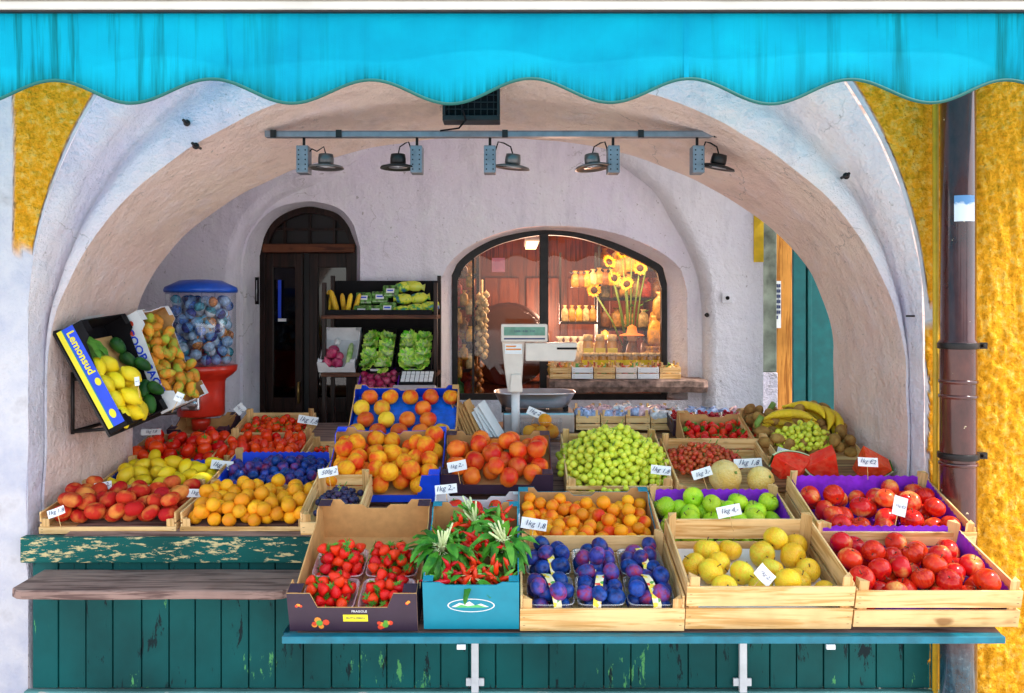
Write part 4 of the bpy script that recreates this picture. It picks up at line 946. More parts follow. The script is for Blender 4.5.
def broadleaf(mb, p, d, L, w, droop, rng, mat):
    side = d.cross(Vector((0,0,1))).normalized(); pos = Vector(p); dd = d.normalized(); vs = []; K = 7; cup = rng.uniform(-.25,.5); tw = rng.uniform(-.5,.5)
    for k in range(K+1):
        t = k/K; ww = w*math.sin(math.pi*(t*.93+.05))**.75; sd = (side+Vector((0,0,tw*t))).normalized(); up = sd.cross(dd).normalized(); cr = math.sin(k*1.7+rng.random())*w*.22
        vs += [pos-sd*ww+up*(ww*cup+cr), pos-sd*ww*.5+up*(ww*cup*.3-cr*.4), pos, pos+sd*ww*.5+up*(ww*cup*.3+cr*.4), pos+sd*ww+up*(ww*cup-cr)]
        pos = pos+dd*L/K; dd = (dd+Vector((0,0,-droop/K))+side*rng.uniform(-.12,.12)).normalized()
    mb.add(vs, [(k*5+i,k*5+i+1,(k+1)*5+i+1,(k+1)*5+i) for k in range(K) for i in range(4)], mat, True)
for i, (x, y, z, n, s_, lab) in enumerate(((-.10,.17,.165,34,1.0,'bushy leafy bunch with pale stalks at the left of the chilli box'),(.10,.20,.170,34,1.0,'bushy leafy bunch with pale stalks at the right of the chilli box'),(.0,.31,.175,20,.9,'leafy bunch standing at the rear of the chilli box'),(.0,.06,.14,9,.8,'loose leaves lying at the front of the chilli box'))):
    mb = MB()
    for k in range(n):
        a = rg.uniform(0,6.28); b_ = rg.uniform(-.5,.6) if i < 3 else rg.uniform(-.1,.3); q = (math.cos(a)*.012,math.sin(a)*.012,rg.uniform(-.02,.03))
        L = rg.uniform(.06,.115)*s_; d = Vector((math.cos(a),math.sin(a)-.25,b_)).normalized()
        mb.tube([q, Vector(q)+d*.02], [.0018,.0012], 4, 2); broadleaf(mb, Vector(q)+d*.018, d, L, rg.uniform(.009,.016)*s_, 1.5, rg, 0 if rg.random() < .72 else 1)
    if i < 3:
        for k in range(12):
            d = Vector((rg.gauss(.1 if i == 0 else -.25,.22),rg.gauss(-.1,.15),1)).normalized(); L = rg.uniform(.06,.11)
            mb.tube([(rg.gauss(0,.004),rg.gauss(0,.004),0), d*L*.5, d*L+Vector((0,0,-.004))], [.0035,.0045,.003], 6, 2)
        for k in range(3): broadleaf(mb, (0,0,.02), Vector((rg.gauss(0,.3),-.2,1)), .09, .013, .8, rg, 1)
        mb.tube([(math.cos(t*.785)*.011,math.sin(t*.785)*.011,.02) for t in range(9)], .003, 5, 2)
    tag(mb.build('leaf_bunch', [M_['darkleaf'], M_['leaf'], M_['palestalk']], None, MCH @ T(x, y, z)), lab, 'leaves')
# c plums in punnets ------------------------------------------------------
M, W = place(520, 684, 631, 2.60, .38, .24)
wooden_crate('pale wooden crate of blue plums packed in six punnets', M, W, .38, .115, front=((.0,.075),), post=.028)
strip = newmat('printed_strip'); sm, nt, b = strip
v = coords(nt); vo = N(nt, 'ShaderNodeTexVoronoi'); vo.inputs['Scale'].default_value = 75; nt.links.new(v, vo.inputs['Vector'])
sx = N(nt, 'ShaderNodeSeparateColor'); nt.links.new(vo.outputs['Color'], sx.inputs[0])
nt.links.new(ramp(nt, sx.outputs[0], [(0,(.85,.75,.45)),(.3,(.75,.05,.03)),(.5,(.9,.7,.05)),(.62,(.1,.35,.06)),(.75,(.88,.8,.6)),(.9,(.85,.35,.04))], 'CONSTANT'), b.inputs['Base Color'])
for r_ in range(2):
    for c_ in range(3):
        px = (-.155, 0, .155)[c_]; py = (.022, .195)[r_]; Mp = M @ T(px, py, .022)
        pos = ('front','rear')[r_]+' '+('left','middle','right')[c_]
        w, d = .143, .16
        po = punnet(Mp, w, d, .055, M_['punnet'], 'plum_punnet', f'clear punnet of blue plums with printed strip, {pos} one in its crate')
        fill(Mp, w*.98, d*.98, 13, .0260, [('plum','plum',3),('plum','plumr',1.3)], 'plum', f'dusty blue plum in the {pos} punnet of the pale crate', 'plum', f'plums in the {pos} punnet', z0=.006, y0=.002, seed=40+r_*3+c_, upright=1.2, ar=.9)
        mb = MB(); vs = []; off = (.02,-.015,.015)[c_]
        for k in range(9):
            t = k/8; z = .055+.036*math.sin(math.pi*t)**.6; y = -.004+(d+.008)*t; xx = off*(1-2*t)*1.0; vs += [(xx-.0125,y,z),(xx+.0125,y,z)]
        vs = [(off-.0125,-.005,.0),(off+.0125,-.005,.0)]+vs
        mb.add(vs, [(2*k,2*k+1,2*k+3,2*k+2) for k in range(9)], 0, True); mb.build('printed_strip', sm, po)
# d yellow apples ---------------------------------------------------------
M, W = place(685, 851, 629, 2.60, .40, .26)
wooden_crate('deep pale slatted wooden crate holding yellow apples', M, W, .40, .155, front=((.0,.070),(.080,.145)), post=.03)
MB().box((-W/2+.03,.02,.04),(W/2-.03,.38,.05)).build('packing_pad', M_['whitecard'], bpy.data.objects[ [x.name for x in bpy.data.objects if x.name.startswith('wooden_crate') and x.parent is None][-1] ])
fill(M, W-.06, .36, 17, .0405, [('apple','yellowapple',1)], 'yellow_apple', 'yellow apple lying in the deep pale slatted crate on the ledge', 'apple', 'yellow apples in the deep slatted crate', z0=.052, y0=.02, seed=51)
# e red apples front right -------------------------------------------------
M, W = place(853, 1018, 627, 2.60, .40, .24)
wooden_crate('purple lined wooden crate of red apples at the ledge end, front right', M, W, .40, .125, front=((.0,.056),(.066,.122)), liner=M_['purple'])
fill(M, W-.03, .36, 40, .0365, [('apple','redapple',4),('apple','redapple2',3)], 'red_apple', 'shiny red apple in the purple lined crate at the end of the front ledge', 'apple', 'red apples in the front right crate', z0=.03, y0=.012, seed=52)
# f apricots in teal box ----------------------------------------------------
M, W = place(519, 661, 574, 2.99, .36, .26)
card_box('teal and brown cardboard box of blushed apricots above the plum crate', M, W, .37, .125, M_['tealcard'], M_['kraft'], Hf=.085, Hb=.15, ear=.06)
fill(M, W-.02, .34, 140, .0240, [('apricot','apricot2',3),('apricot','apricot',1)], 'apricot', 'orange red apricot in the teal cardboard box above the plum crate', 'apricot', 'apricots in the teal box', z0=.035, y0=.008, seed=61, upright=1.2)
# g green apples --------------------------------------------------------------
M, W = place(661, 806, 568, 2.99, .37, .26)
wooden_crate('purple lined wooden crate of green apples in the second row', M, W, .37, .115, front=((.0,.055),(.065,.085)), liner=M_['purple'])
fill(M, W-.03, .35, 38, .037, [('apple','greenapple',1)], 'green_apple', 'bright green apple in the purple lined crate of the second row', 'apple', 'green apples in the purple lined crate', z0=.02, y0=.01, seed=62)
# h red apples upper right ----------------------------------------------------
M, W = place(818, 972, 561, 2.97, .40, .27, -.02)
wooden_crate('purple lined wooden crate of red apples against the downpipe, second row', M, W, .40, .125, front=((.0,.05),(.06,.112)), liner=M_['purple'])
fill(M, W-.03, .37, 33, .0375, [('apple','redapple',2),('apple','redapple2',3)], 'red_apple', 'red and yellow flushed apple in the second row crate beside the downpipe', 'apple', 'red apples in the second row crate', z0=.03, y0=.012, seed=63)
# i1 peaches in blue box --------------------------------------------------------
M, W = place(321, 440, 502, 3.40, .38, .34)
card_box('blue edged cardboard box heaped with orange peaches, left of centre', M, W, .40, .12, M_['bluecard'], M_['kraft'], Hf=.03, Hb=.13)
fill(M, W-.02, .40, 44, .038, [('peach','peach',1),('nect','peach',1)], 'peach', 'orange red peach in the heaped blue edged box left of centre', 'peach', 'peaches in the blue edged box', z0=.025, y0=-.012, seed=64)
# i2 yellow peaches in blue tray
M, W = place(347, 456, 449, 3.93, .36, .62)
card_box('steeply tilted blue box with spaced yellow peaches on blue film', M, W, .34, .09, M_['kraft'], M_['bluecard'], Hf=.06, Hb=.10, ear=.05)
MB().box((-W/2+.01,.01,.008),(W/2-.01,.33,.03)).build('tray_film', M_['bluefilm'], [x for x in bpy.data.objects if x.name.startswith('cardboard_box') and x.parent is None][-1])
rgg = random.Random(3)
for j in range(4):
    for i in range(5):
        if rgg.random() < .08: continue
        me = rgg.choice(variants('peach',rgg.choice(('yellowpeach','yellowpeach','peach','nectarine')),.040)); x = -W/2+.055+(W-.11)*i/4+(.018 if j % 2 else -.012); y = .05+j*.08
        tag(link('yellow_peach', me, None, M @ T(x,y,.064,rgg.uniform(-.6,.6),rgg.uniform(-.6,.6),rgg.uniform(0,6))), 'yellow or orange peach spaced out on the blue film of the tilted box', 'peach', 'yellow peaches on blue film')
# j nectarines ------------------------------------------------------------------
M, W = place(441, 553, 494, 3.42, .36, .30)
card_box('black edged cardboard tray of large red orange nectarines at the centre', M, W, .38, .085, M_['darkcard'], M_['kraft'], Hf=.04, Hb=.10)
fill(M, W-.02, .37, 26, .0395, [('nect','nectarine',2),('peach','nectarine',1)], 'nectarine', 'large red orange nectarine in the black edged tray at the centre', 'nectarine', 'nectarines in the black edged tray', z0=.02, y0=-.01, seed=66)
# small white box of tomatoes between
M, W = place(432, 520, 543, 3.14, .22, .24)
card_box('white cardboard box of tomatoes mostly hidden behind the chilli box', M, W, .20, .10, M_['whitecard'], M_['whitecard'], Hf=.07, Hb=.11, ear=.04)
fill(M, W-.02, .18, 9, .030, [('tomato','tomato',1)], 'tomato', 'red tomato in the white box behind the chilli box', 'tomato', 'tomatoes in the white box', z0=.04, y0=.005, seed=67)
# dark grapes box
M, W = place(309, 352, 535, 3.10, .30, .28)
wooden_crate('narrow wooden crate of dark blue grapes beside the strawberry box', M, W+.06, .30, .09, front=((.0,.05),))
grapes(M, W+.03, .27, 90, .012, 4, 'graped', 'bunch of dark blue grapes in the narrow crate', 'dark grapes in the narrow crate', seed=68, z0=.03)
# k green grapes ---------------------------------------------------------------
M, W = place(566, 672, 503, 3.45, .42, .30)
wooden_crate('wooden crate piled high with green grapes at centre right', M, W, .44, .10, front=((.0,.05),(.06,.075)))
grapes(M, W+.06, .48, 780, .0140, 14, 'grapeg', 'bunch of pale green grapes in the big pile at centre right', 'green grape bunches in the big pile', seed=69, z0=.04, dome=.14, y0=-.01)
# l red grapes crate with melons ---------------------------------------------------
M, W = place(676, 795, 505, 3.42, .40, .28)
wooden_crate('wooden crate with red grapes, yellow melons and a cut watermelon', M, W, .42, .10, front=((.0,.05),))
grapes(M @ T(-.075,.13,0), .33, .27, 330, .0105, 6, 'graper', 'bunch of small red grapes in the crate behind the melons', 'red grape bunches behind the melons', seed=70, z0=.05, dome=.06)
def melon(M, x, y, z, r, lab):
    mb = MB(); pr = [(r*math.sin(a), r*.92*math.cos(a)) for a in [math.pi*i/20 for i in range(21)][::-1]]
    mb.lathe(pr, 48, 0, None, lambda p, t: p*(1+.018*abs(math.sin(5*t))-.01)); mb.tube([(0,0,r*.9),(.004,0,r*1.0)], .006, 6, 1)
    tag(mb.build('melon', [M_['melon'], M_['stalk']], None, M @ T(x,y,z,.9,.25,.4)), lab, 'melon')
melon(M, -.03, .075, .088, .068, 'round netted yellow melon at the front left of the mixed crate')
melon(M, .115, .070, .075, .056, 'small yellow melon beside the cut watermelon in the mixed crate')
def wslice(M, r, span, th, lab, name='watermelon_slice'):
    o = thing(name, lab, 'watermelon', M); K = 14
    outer = [(r*math.cos(a), r*math.sin(a)) for a in [math.pi/2-span/2+span*i/K for i in range(K+1)]]; inner = [(x*.945, y*.945) for x, y in outer]
    MB().prism([(0,0)]+[(x*.94,y*.94) for x,y in outer], th*.96, T(0,-th*.48,0)).build('flesh', M_['flesh'], o, bevel=.002)
    mb = MB(); poly = inner+outer[::-1]; n = len(outer)
    vs = [(x,-th/2,z) for x,z in outer]+[(x,th/2,z) for x,z in outer]+[(x,-th/2,z) for x,z in inner]+[(x,th/2,z) for x,z in inner]
    fs = []; ms = []
    for i in range(K):
        fs += [(i,i+1,n+i+1,n+i),(2*n+i,i,i+1,2*n+i+1),(3*n+i,3*n+i+1,n+i+1,n+i)]; ms += [0,1,1]
    mb.add(vs, fs, ms, False); mb.build('rind', [M_['rind'], M_['palerind']], o)
wslice(M @ T(.20,.10,.135,-.3,2.7,0), .12, 1.2, .08, 'cut watermelon wedge with red flesh beside the yellow melons')
# m strawberries box + n raspberries -------------------------------------------------
M, W = place(688, 772, 462, 3.84, .32, .26)
card_box('brown cardboard box of loose strawberries behind the red grapes', M, W, .30, .10, M_['kraft'], M_['kraft'], Hf=.06, Hb=.13, ear=.05)
fill(M, W-.02, .28, 75, .0205, [('straw','straw',1)], 'strawberry', 'strawberry in the brown box behind the red grapes', 'strawberry', 'strawberries in the brown box', z0=.035, y0=.005, seed=71, upright=.9)
def berrybox(M, w, d, skin, n, r, lab, nm):
    o = punnet(M, w, d, .05, M_['punnet'], 'berry_punnet', lab); rng = random.Random(int(w*1e5)+n); mb = MB()
    bm = bmesh.new(); bmesh.ops.create_icosphere(bm, subdivisions=2, radius=1); bv = [v.co.copy() for v in bm.verts]; bf = [tuple(v.index for v in f.verts) for f in bm.faces]; bm.free()
    for (x, y, z, q) in pack(w*.98, d*.98, r, n, rng, .015, y0=0, tries=8): mb.add([Vector(v)*q*(1+rng.uniform(-.12,.12))+Vector((x,y,z)) for v in bv], bf, 0, True)
    ob = mb.build(nm, M_[skin], o); ob['kind'] = 'stuff'
MT = frame(P(714,436,4.14), .2); W = .40
o = card_box('low dark box holding punnets of raspberries and blueberries', MT, W, .22, .075, M_['darkcard'], M_['kraft'], Hf=.04, Hb=.07, ear=.03)
for i, (x, s_, lab) in enumerate(((-.13,'rasp','punnet of dark raspberries, leftmost in the low dark box'),(0,'rasp','punnet of dark raspberries in the middle of the low dark box'),(.13,'rasp','punnet of raspberries at right end of the low dark box'))):
    berrybox(MT @ T(x,.07,.01), .12, .12, s_, 70, .009, lab, 'raspberries')
berrybox(MT @ T(.14,.012,.008), .11, .05, 'blueb', 40, .006, 'tiny tray of blueberries in front of the raspberries', 'blueberries')
MB().box((-.02,0,0),(.02,.002,.02))
# o small wooden crates with packets in front of shop sill --------------------------
pkm = [plain('clear_sweet_packet', (.72,.74,.85), .25, var=.3, scale=60, coat=.6), plain('blue_sweet_packet', (.35,.45,.75), .25, var=.4, scale=60, coat=.6), plain('pink_sweet_packet', (.75,.45,.50), .25, var=.4, scale=60, coat=.6)]
sp = [packet(.075,.055,.05,pkm[i%3],200+i) for i in range(6)]
for i in range(4):
    x0_, x1_ = 576+i*25, 600+i*25
    M, W = place(x0_, x1_, 430, 4.30, .2, .05)
    wooden_crate(('first','second','third','fourth')[i]+' shallow wooden tray of white sweet packets, counted from the scale', M, W, .22, .075, front=((.0,.03),(.036,.07)), post=.014)
    for j in range(8):
        q = T(-W/2+.025+(j%3)*(W-.05)/2, .04+(j//3)*.065, .045+R.uniform(0,.02), R.uniform(-1,1), R.uniform(-.6,.6), R.uniform(0,6))
        tag(link('sweet_packet', R.choice(sp), None, M @ q), 'crinkled clear sweet packet in the '+('first','second','third','fourth')[i]+' shallow tray from the scale', 'packet', 'sweet packets in tray %s' % ('one','two','three','four')[i])
for i in range(16):
    p = P(668+ (i%8)*11, 421-(i//8)*6, 4.45+(i//8)*.1); p.z = 1.02+.03*(i//8)
    tag(link('sweet_packet', R.choice(sp), None, T(p.x,p.y,p.z, R.uniform(-1,1), R.uniform(-.6,.6), R.uniform(0,6))), 'crinkled white packet heaped behind the raspberries under the sill', 'packet', 'white packets behind the raspberries')
# crates on the stone sill
for i in range(6):
    x0_, x1_ = 550+i*22, 571+i*22; M, W = place(x0_, x1_, 380, 5.10, .16, .0); M.translation.z = SILLZ+.004
    wc = wooden_crate('small '+('honey coloured','pale','orange','pale brown','white','yellow')[i]+' crate number '+('one','two','three','four','five','six')[i]+' from the left on the stone sill', M, W, .16, .072, front=((.0,.03),(.036,.068)), post=.012)
    if i in (1,3,4):
        for ch in wc.children:
            if 'panel' in ch.name: ch.data.materials[0] = M_['paper'] if i != 3 else M_['beige']
    for j in range(6):
        tag(link('nut_packet', PK[(i*5+j)%12], None, M @ T(-W/2+.025+(j%3)*(W-.05)/2,.05+(j//3)*.06,.01,R.uniform(-.3,.3),R.uniform(-.4,.4),R.uniform(0,6),.55)), 'little brown packet in the '+('first','second','third','fourth','fifth','sixth')[i]+' small crate on the stone sill', 'packet', 'packets in sill crate '+('one','two','three','four','five','six')[i])
# p bananas, kiwis, grapes, watermelon ------------------------------------------------
def bananas(M, n, lab):
    o = thing('banana_bunch', lab, 'bananas', M)
    for k in range(n):
        mb = MB(); pts = []; K = 10; off = (k-(n-1)/2)
        for i in range(K+1):
            t = i/K; a = -.25+t*1.75; rr = .125
            pts.append(((off*.026)*(1-.35*abs(t-.3)), -rr*math.cos(a)+rr, rr*math.sin(a)))
        rs = [.003,.008,.0145,.0175,.0185,.0185,.018,.016,.011,.006,.0055]
        mb.tube(pts, rs, 6, 0); c = mb.build('banana', M_['banana'], o, Matrix.Rotation(off*.12, 4, 'Z') @ T(0,-.02*(k%2),0))
    MB().tube([(-.03,.16,.118),(0,.17,.125),(.03,.16,.118)], .012, 7).build('crown_stub', M_['stalk'], o)
MK = frame(P(818,474,3.62), .30); 
o = wooden_crate('low wooden crate of kiwis and green grapes on the right', MK, .44, .50, .06, front=((.0,.04),))
MKW = MK
fill(MK @ T(.01,.10,0), .44, .42, 78, .030, [('kiwi','kiwi',1)], 'kiwi', 'brown fuzzy kiwi in the heap under the bananas', 'kiwi', 'kiwis heaped under the bananas', z0=.005, y0=0, seed=72, upright=1.3)
grapes(MK @ T(-.01,.09,.02), .30, .16, 130, .0125, 4, 'grapeg', 'bunch of green grapes in front of the kiwis', 'green grapes in front of the kiwis', seed=73, z0=.03, dome=.08)
for i, (u, v, Y, rz, ry, lab) in enumerate(((793,431,3.98,.9,1.35,'left yellow banana bunch on top of the kiwis'),(818,424,4.05,.1,1.2,'middle yellow banana bunch on top of the kiwis'),(838,431,3.98,-.5,1.0,'right yellow banana bunch with greenish tips on the kiwis'))):
    p = P(u, v-7, Y-.06); bananas(Matrix.Translation(p) @ Euler((0,ry,rz+1.5)).to_matrix().to_4x4() @ Matrix.Scale(1.2,4) @ T(0,0,-.06), 5, lab)
ws = frame(P(840,494,3.38), .22)
wslice(ws @ T(.0,.10,.15,-.25,3.5,.0), .14, 1.25, .07, 'upright cut watermelon wedge behind the red apple crate, middle one')
wslice(ws @ T(.14,.13,.13,-.4,2.75,-.3), .14, 1.2, .07, 'cut watermelon wedge at right behind the red apple crate')
wslice(ws @ T(-.15,.05,.05,-1.25,.1,.1), .13, 1.5, .06, 'flat watermelon piece at left behind the red apple crate')
MB().box((-.26,.0,-.02),(.26,.24,.0))
o = tag(MB().box((-.25,.02,.0),(.22,.30,.02)).build('serving_board', M_['tablewood'], None, ws), 'wooden board carrying the cut watermelon pieces on the right', 'board')
# ------------------------------------------------------------------ left crates
def lcrate(u0, u1, vb, Y, D, tilt, label, liner=None, H=.085, fr=((.0,.028),), **k):
    M, W = place(u0, u1, vb, Y, D, tilt); return M, W, wooden_crate(label, M, W, D, H, front=fr, liner=liner, **k)
M, W, o = lcrate(39, 176, 534, 3.31, .36, .10, 'wooden crate of flat red peaches at the left counter corner')
fill(M, W-.03, .33, 54, .0350, [('flat','flatpeach',1)], 'flat_peach', 'flat red blushed peach in the crate at the left counter corner', 'peach', 'flat peaches in the left corner crate', z0=.02, y0=.006, seed=81, ar=.88, upright=.25, flat=True)
M, W, o = lcrate(180, 308, 534, 3.31, .36, .10, 'wooden crate of round orange apricots on the left counter')
fill(M, W-.02, .34, 78, .0290, [('apricot','apricot',1)], 'apricot', 'round orange apricot in the wooden crate on the left counter edge', 'apricot', 'apricots in the left counter crate', z0=.02, y0=.006, seed=82, upright=1.2)
M, W, o = lcrate(96, 208, 503, 3.70, .34, .13, 'blue lined wooden crate of yellow pears behind the flat peaches', liner=M_['bluecard'])
fill(M, W-.04, .31, 38, .034, [('lemon','yellowpear',1),('egg','lemon',1)], 'yellow_pear', 'small yellow pear in the blue lined crate on the left counter', 'pear', 'yellow pears in the blue lined crate', z0=.02, y0=.01, seed=83, upright=1.3)
M, W, o = lcrate(212, 322, 500, 3.70, .34, .16, 'wooden crate heaped with small blue red plums behind the apricots', liner=M_['bluecard'], H=.10)
fill(M, W-.02, .32, 105, .0225, [('apricot','plum',1),('apricot','plumr',1.6)], 'small_plum', 'small round blue red plum in the heap behind the orange apricots', 'plum', 'small plums behind the apricots', z0=.03, y0=.008, seed=84, upright=1.3, dome=.03)
M, W, o = lcrate(122, 218, 475, 4.08, .34, .20, 'wooden crate of round red tomatoes under the lemon box')
fill(M, W-.02, .32, 40, .035, [('tomato','tomato',1)], 'tomato', 'round red tomato in the crate below the tilted lemon box', 'tomato', 'round tomatoes on the left', z0=.02, y0=.008, seed=85, upright=.8)
M, W, o = lcrate(212, 300, 473, 4.08, .32, .22, 'wooden crate of long plum tomatoes beside the round tomatoes')
fill(M, W-.02, .30, 46, .030, [('plumtomato','tomato',1)], 'plum_tomato', 'long red plum tomato in the crate right of the round tomatoes', 'tomato', 'long plum tomatoes', z0=.02, y0=.008, seed=86, upright=.3, ar=.8)
M, W, o = lcrate(232, 305, 448, 4.42, .28, .26, 'rear wooden crate of small vine tomatoes near the shop door')
fill(M, W-.02, .27, 75, .021, [('smalltomato','tomato',1)], 'vine_tomato', 'small vine tomato with green stem in the rear crate near the door', 'tomato', 'small vine tomatoes in the rear crate', z0=.02, y0=.006, seed=87, upright=.9, dome=.03)
M, W = place(168, 226, 446, 4.42, .26, .24)
card_box('empty dark cardboard box behind the tomatoes under the red machine', M, W, .26, .09, M_['darkcard'], M_['kraft'], Hf=.06)
M, W, o = lcrate(299, 345, 480, 3.96, .30, .20, 'narrow wooden crate of small red cherries by the blue peach box', H=.08)
fill(M, W-.02, .28, 80, .0125, [('smalltomato','tomato',1)], 'cherry_tomato', 'tiny red cherry tomato in the narrow crate by the blue peach box', 'tomato', 'cherry tomatoes in the narrow crate', z0=.035, y0=.004, seed=88)
# ------------------------------------------------------------------ tags
for a in ((103,486,3.60,17,8,'between the yellow pears and flat peaches',.1,.15),(56,512,3.30,17,8,'pinned on the left end of the flat peach crate',.1,.35),(198,493,3.55,24,8,'above the apricots of the left counter',0,0),
          (222,465,3.92,22,9,'at the rear edge of the small plums',0,-.1),(151,432,4.28,20,6,'in front of the dark box behind the round tomatoes',0,.05),(308,420,4.40,20,8,'stuck at the right end of the vine tomatoes',0,-.15),(240,409,4.62,9,10,'standing behind the vine tomatoes near the red machine',0,-.8),
          (328,472,3.36,20,9,'leaning on the peaches of the blue edged box',0,.2),(457,466,3.38,19,10,'leaning on the nectarines in the black edged tray',0,.2),(446,489,3.08,22,9,'on the white box behind the chillies',0,.1),
          (534,524,2.96,26,11,'leaning on the apricots in the teal box',0,-.15),(536,413,4.16,18,8,'over the oranges below the scale',0,-.4),(661,470,3.46,20,9,'at the right edge of the green grapes',0,-.1),
          (702,473,3.40,20,9,'on the red grapes left of the melon',0,.3),(748,463,3.60,28,9,'lying on the white paper behind the melons',0,.05),(729,511,2.98,24,11,'leaning on the green apples',0,.2),
          (765,575,2.66,20,14,'tucked among the yellow apples in the slatted crate',0,-.8),(900,506,3.02,14,19,'upright among the red apples by the downpipe',0,-.3),(872,575,2.85,16,8,'leaning at the rear of the front right red apples',0,.7),
          (868,462,3.36,20,9,'standing on the watermelon slices',0,-.05),(572,443,3.9,14,6,'low among the green grapes rear edge',0,-.1),(783,452,3.75,12,8,'at the end of the strawberry box on the right',0,-.3)):
    u, v, Y, w, h, where, rz, roll = a
    price(u, v, Y-.06, w, h, where, rz, -roll)
# ------------------------------------------------------------------ tilted boxes on the wall bracket
ex = Vector((.06,1,.075)).normalized(); ey = Vector((-.46,0,.89)); ey = (ey-ex*ey.dot(ex)).normalized(); ez = ex.cross(ey)
org = P(103,434,3.45)+Vector((.03,0,0))
BM = Matrix(((ex.x,ey.x,ez.x,org.x),(ex.y,ey.y,ez.y,org.y),(ex.z,ey.z,ez.z,org.z),(0,0,0,1)))
o = thing('wall_bracket', 'black iron bracket on the left arch wall carrying two tilted boxes', 'bracket')
mb = MB(); wx = org.x-.21
for y in (3.56, 4.05):
    mb.tube([(wx,y,1.10),(wx,y,1.36)], .008, 6); mb.tube([(wx,y,1.11),(org.x+.03,y,1.11+.02)], .008, 6); mb.tube([(wx,y,1.33),(org.x-.10,y,1.33)], .008, 6)
mb.tube([(wx,3.56,1.11),(wx,4.05,1.11)], .008, 6); mb.build('bracket_frame', M_['iron'], o)
mb = MB(); mb.box((0,-.01,-.014),(.74,.50,-.004)); mb.build('tray_plate', M_['iron'], o, BM)
WL = .35
M = BM @ T(WL/2,0,0)
o = card_box('tilted black box of lemons and avocados with blue and yellow printed side', M, WL, .46, .085, M_['black'], M_['black'], Hf=.055, Hb=.12, cut=False)
# printed side towards the camera: local x = -WL/2, plane y(up slope)-z
side = Matrix(((0,0,-1,-WL/2-.001),(1,0,0,0),(0,1,0,0),(0,0,0,1)))   # text x-> +y ... flipped below
side = Matrix(((0,0,-1,-WL/2-.0015),(-1,0,0,.24),(0,1,0,.045),(0,0,0,1)))
mb = MB(); x_ = -WL/2-.0008; mb.add([(x_,.02,.004),(x_,.46,.004),(x_,.46,.080),(x_,.02,.080)], [(0,1,2,3)]); mb.build('printed_side', M_['bluecard'], o)
mb = MB(); x_ = -WL/2-.0012; mb.add([(x_,.02,.004),(x_,.46,.004),(x_,.46,.026),(x_,.02,.026)], [(0,1,2,3)]); mb.build('yellow_stripe', M_['yellow'], o)
mb = MB(); x_ = -WL/2-.0014; mb.add([(x_,.02,.026),(x_,.46,.026),(x_,.46,.031),(x_,.02,.031)], [(0,1,2,3)]); mb.build('white_stripe', M_['tealcard'], o)
text('Lemonsud', .046, M_['yellow'], o, side @ T(-.105,.010,0), ext=.0003, bold=.0012)
mb = MB(); c = Vector((x_-.001,.21,.062)); mb.add([c+Vector((0,math.cos(t*.5236)*.017,math.sin(t*.5236)*.013)) for t in range(12)], [tuple(range(12))]); 
c = Vector((x_-.001,.07,.052)); mb.add([c+Vector((0,math.cos(t*.5236)*.02,math.sin(t*.5236)*.014)) for t in range(12)], [tuple(range(12))]); mb.build('printed_lemon', M_['yellow'], o)
mb = MB()
for i in range(12):
    for j in range(9): mb.box((-.10+i*.012,.475,.02+j*.010),(-.094+i*.012,.4755,.026+j*.010))
mb.build('perforations', M_['paper'], o)
def put(M, kind, skin, r, x, y, z, e, name, lab, cat, grp):
    me = R.choice(variants(kind, skin, r)); tag(link(name, me, None, M @ T(x,y,z,*e)), lab, cat, grp)
MB().box((-WL/2+.01,.01,.007),(WL/2-.01,.40,.02)).build('tray_insert', M_['kraft'], o)
for j in range(4):
    for i in range(3 if j < 3 else 2):
        put(M, 'lemon','lemon',.038, -.135+i*.072+(j%2)*.012, .045+j*.075, .058+.006*(i%2), (R.uniform(.9,1.7),R.uniform(-.4,.4),R.uniform(-.5,.5)), 'lemon', 'yellow lemon in the tilted black box with the printed side', 'lemon', 'lemons in the tilted box')
for j in range(2): put(M, 'lemon','lemon',.036, -.10+j*.08, .10+j*.09, .115, (1.3,.2,.4), 'lemon', 'yellow lemon on the top layer of the tilted box', 'lemon', 'top lemons')
for j in range(5):
    put(M, 'egg','avocado',.036, .105+(j%2)*.02, .05+j*.072, .058, (R.uniform(1.1,1.9),R.uniform(-.5,.5),R.uniform(-1,1)), 'avocado', 'dark green avocado beside the lemons in the tilted box', 'avocado', 'avocados in the tilted box')
for j in range(2): put(M, 'egg','avocado',.034, .135, .10+j*.12, .10, (1.3,.4,.4), 'avocado', 'dark green avocado on top beside the lemons', 'avocado', 'top avocados')
lb = MB(); rg = random.Random(9)
for k in range(9): ribbonleaf(lb, (rg.gauss(0,.02),rg.gauss(0,.02),0), Vector((rg.uniform(-.1,.9),-1+rg.uniform(-.3,.4),rg.uniform(.1,.5))), rg.uniform(.10,.15), .024, .5, rg, 0, .2)
tag(lb.build('leaf_sprig', M_['leaf'], None, M @ T(-.09,.40,.05)), 'green leafy sprig lying above the lemons in tilted box', 'leaves')
M = BM @ T(WL+.02+.15,-.01,.035)
o = card_box('tilted wooden coloured box of prickly pears with COOP lettering', M, .30, .46, .10, M_['whitecard'], M_['kraft'], Hf=.06, Hb=.13)
side = Matrix(((0,0,-1,-.15-.0015),(-1,0,0,.24),(0,1,0,.05),(0,0,0,1)))
text('COOP. SACC.', .050, M_['bluecard'], o, side @ T(.0,.0,0), ext=.0003, bold=.0012, squash=1.1)
mb = MB(); mb.add([(-.1512,.42+.014*math.cos(t*.785),.075+.012*math.sin(t*.785)) for t in range(8)], [tuple(range(8))]); mb.add([(-.1512,.38+.014*math.cos(t*.785),.06+.012*math.sin(t*.785)) for t in range(8)], [tuple(range(8))]); mb.build('printed_fruit', berry[0], o)
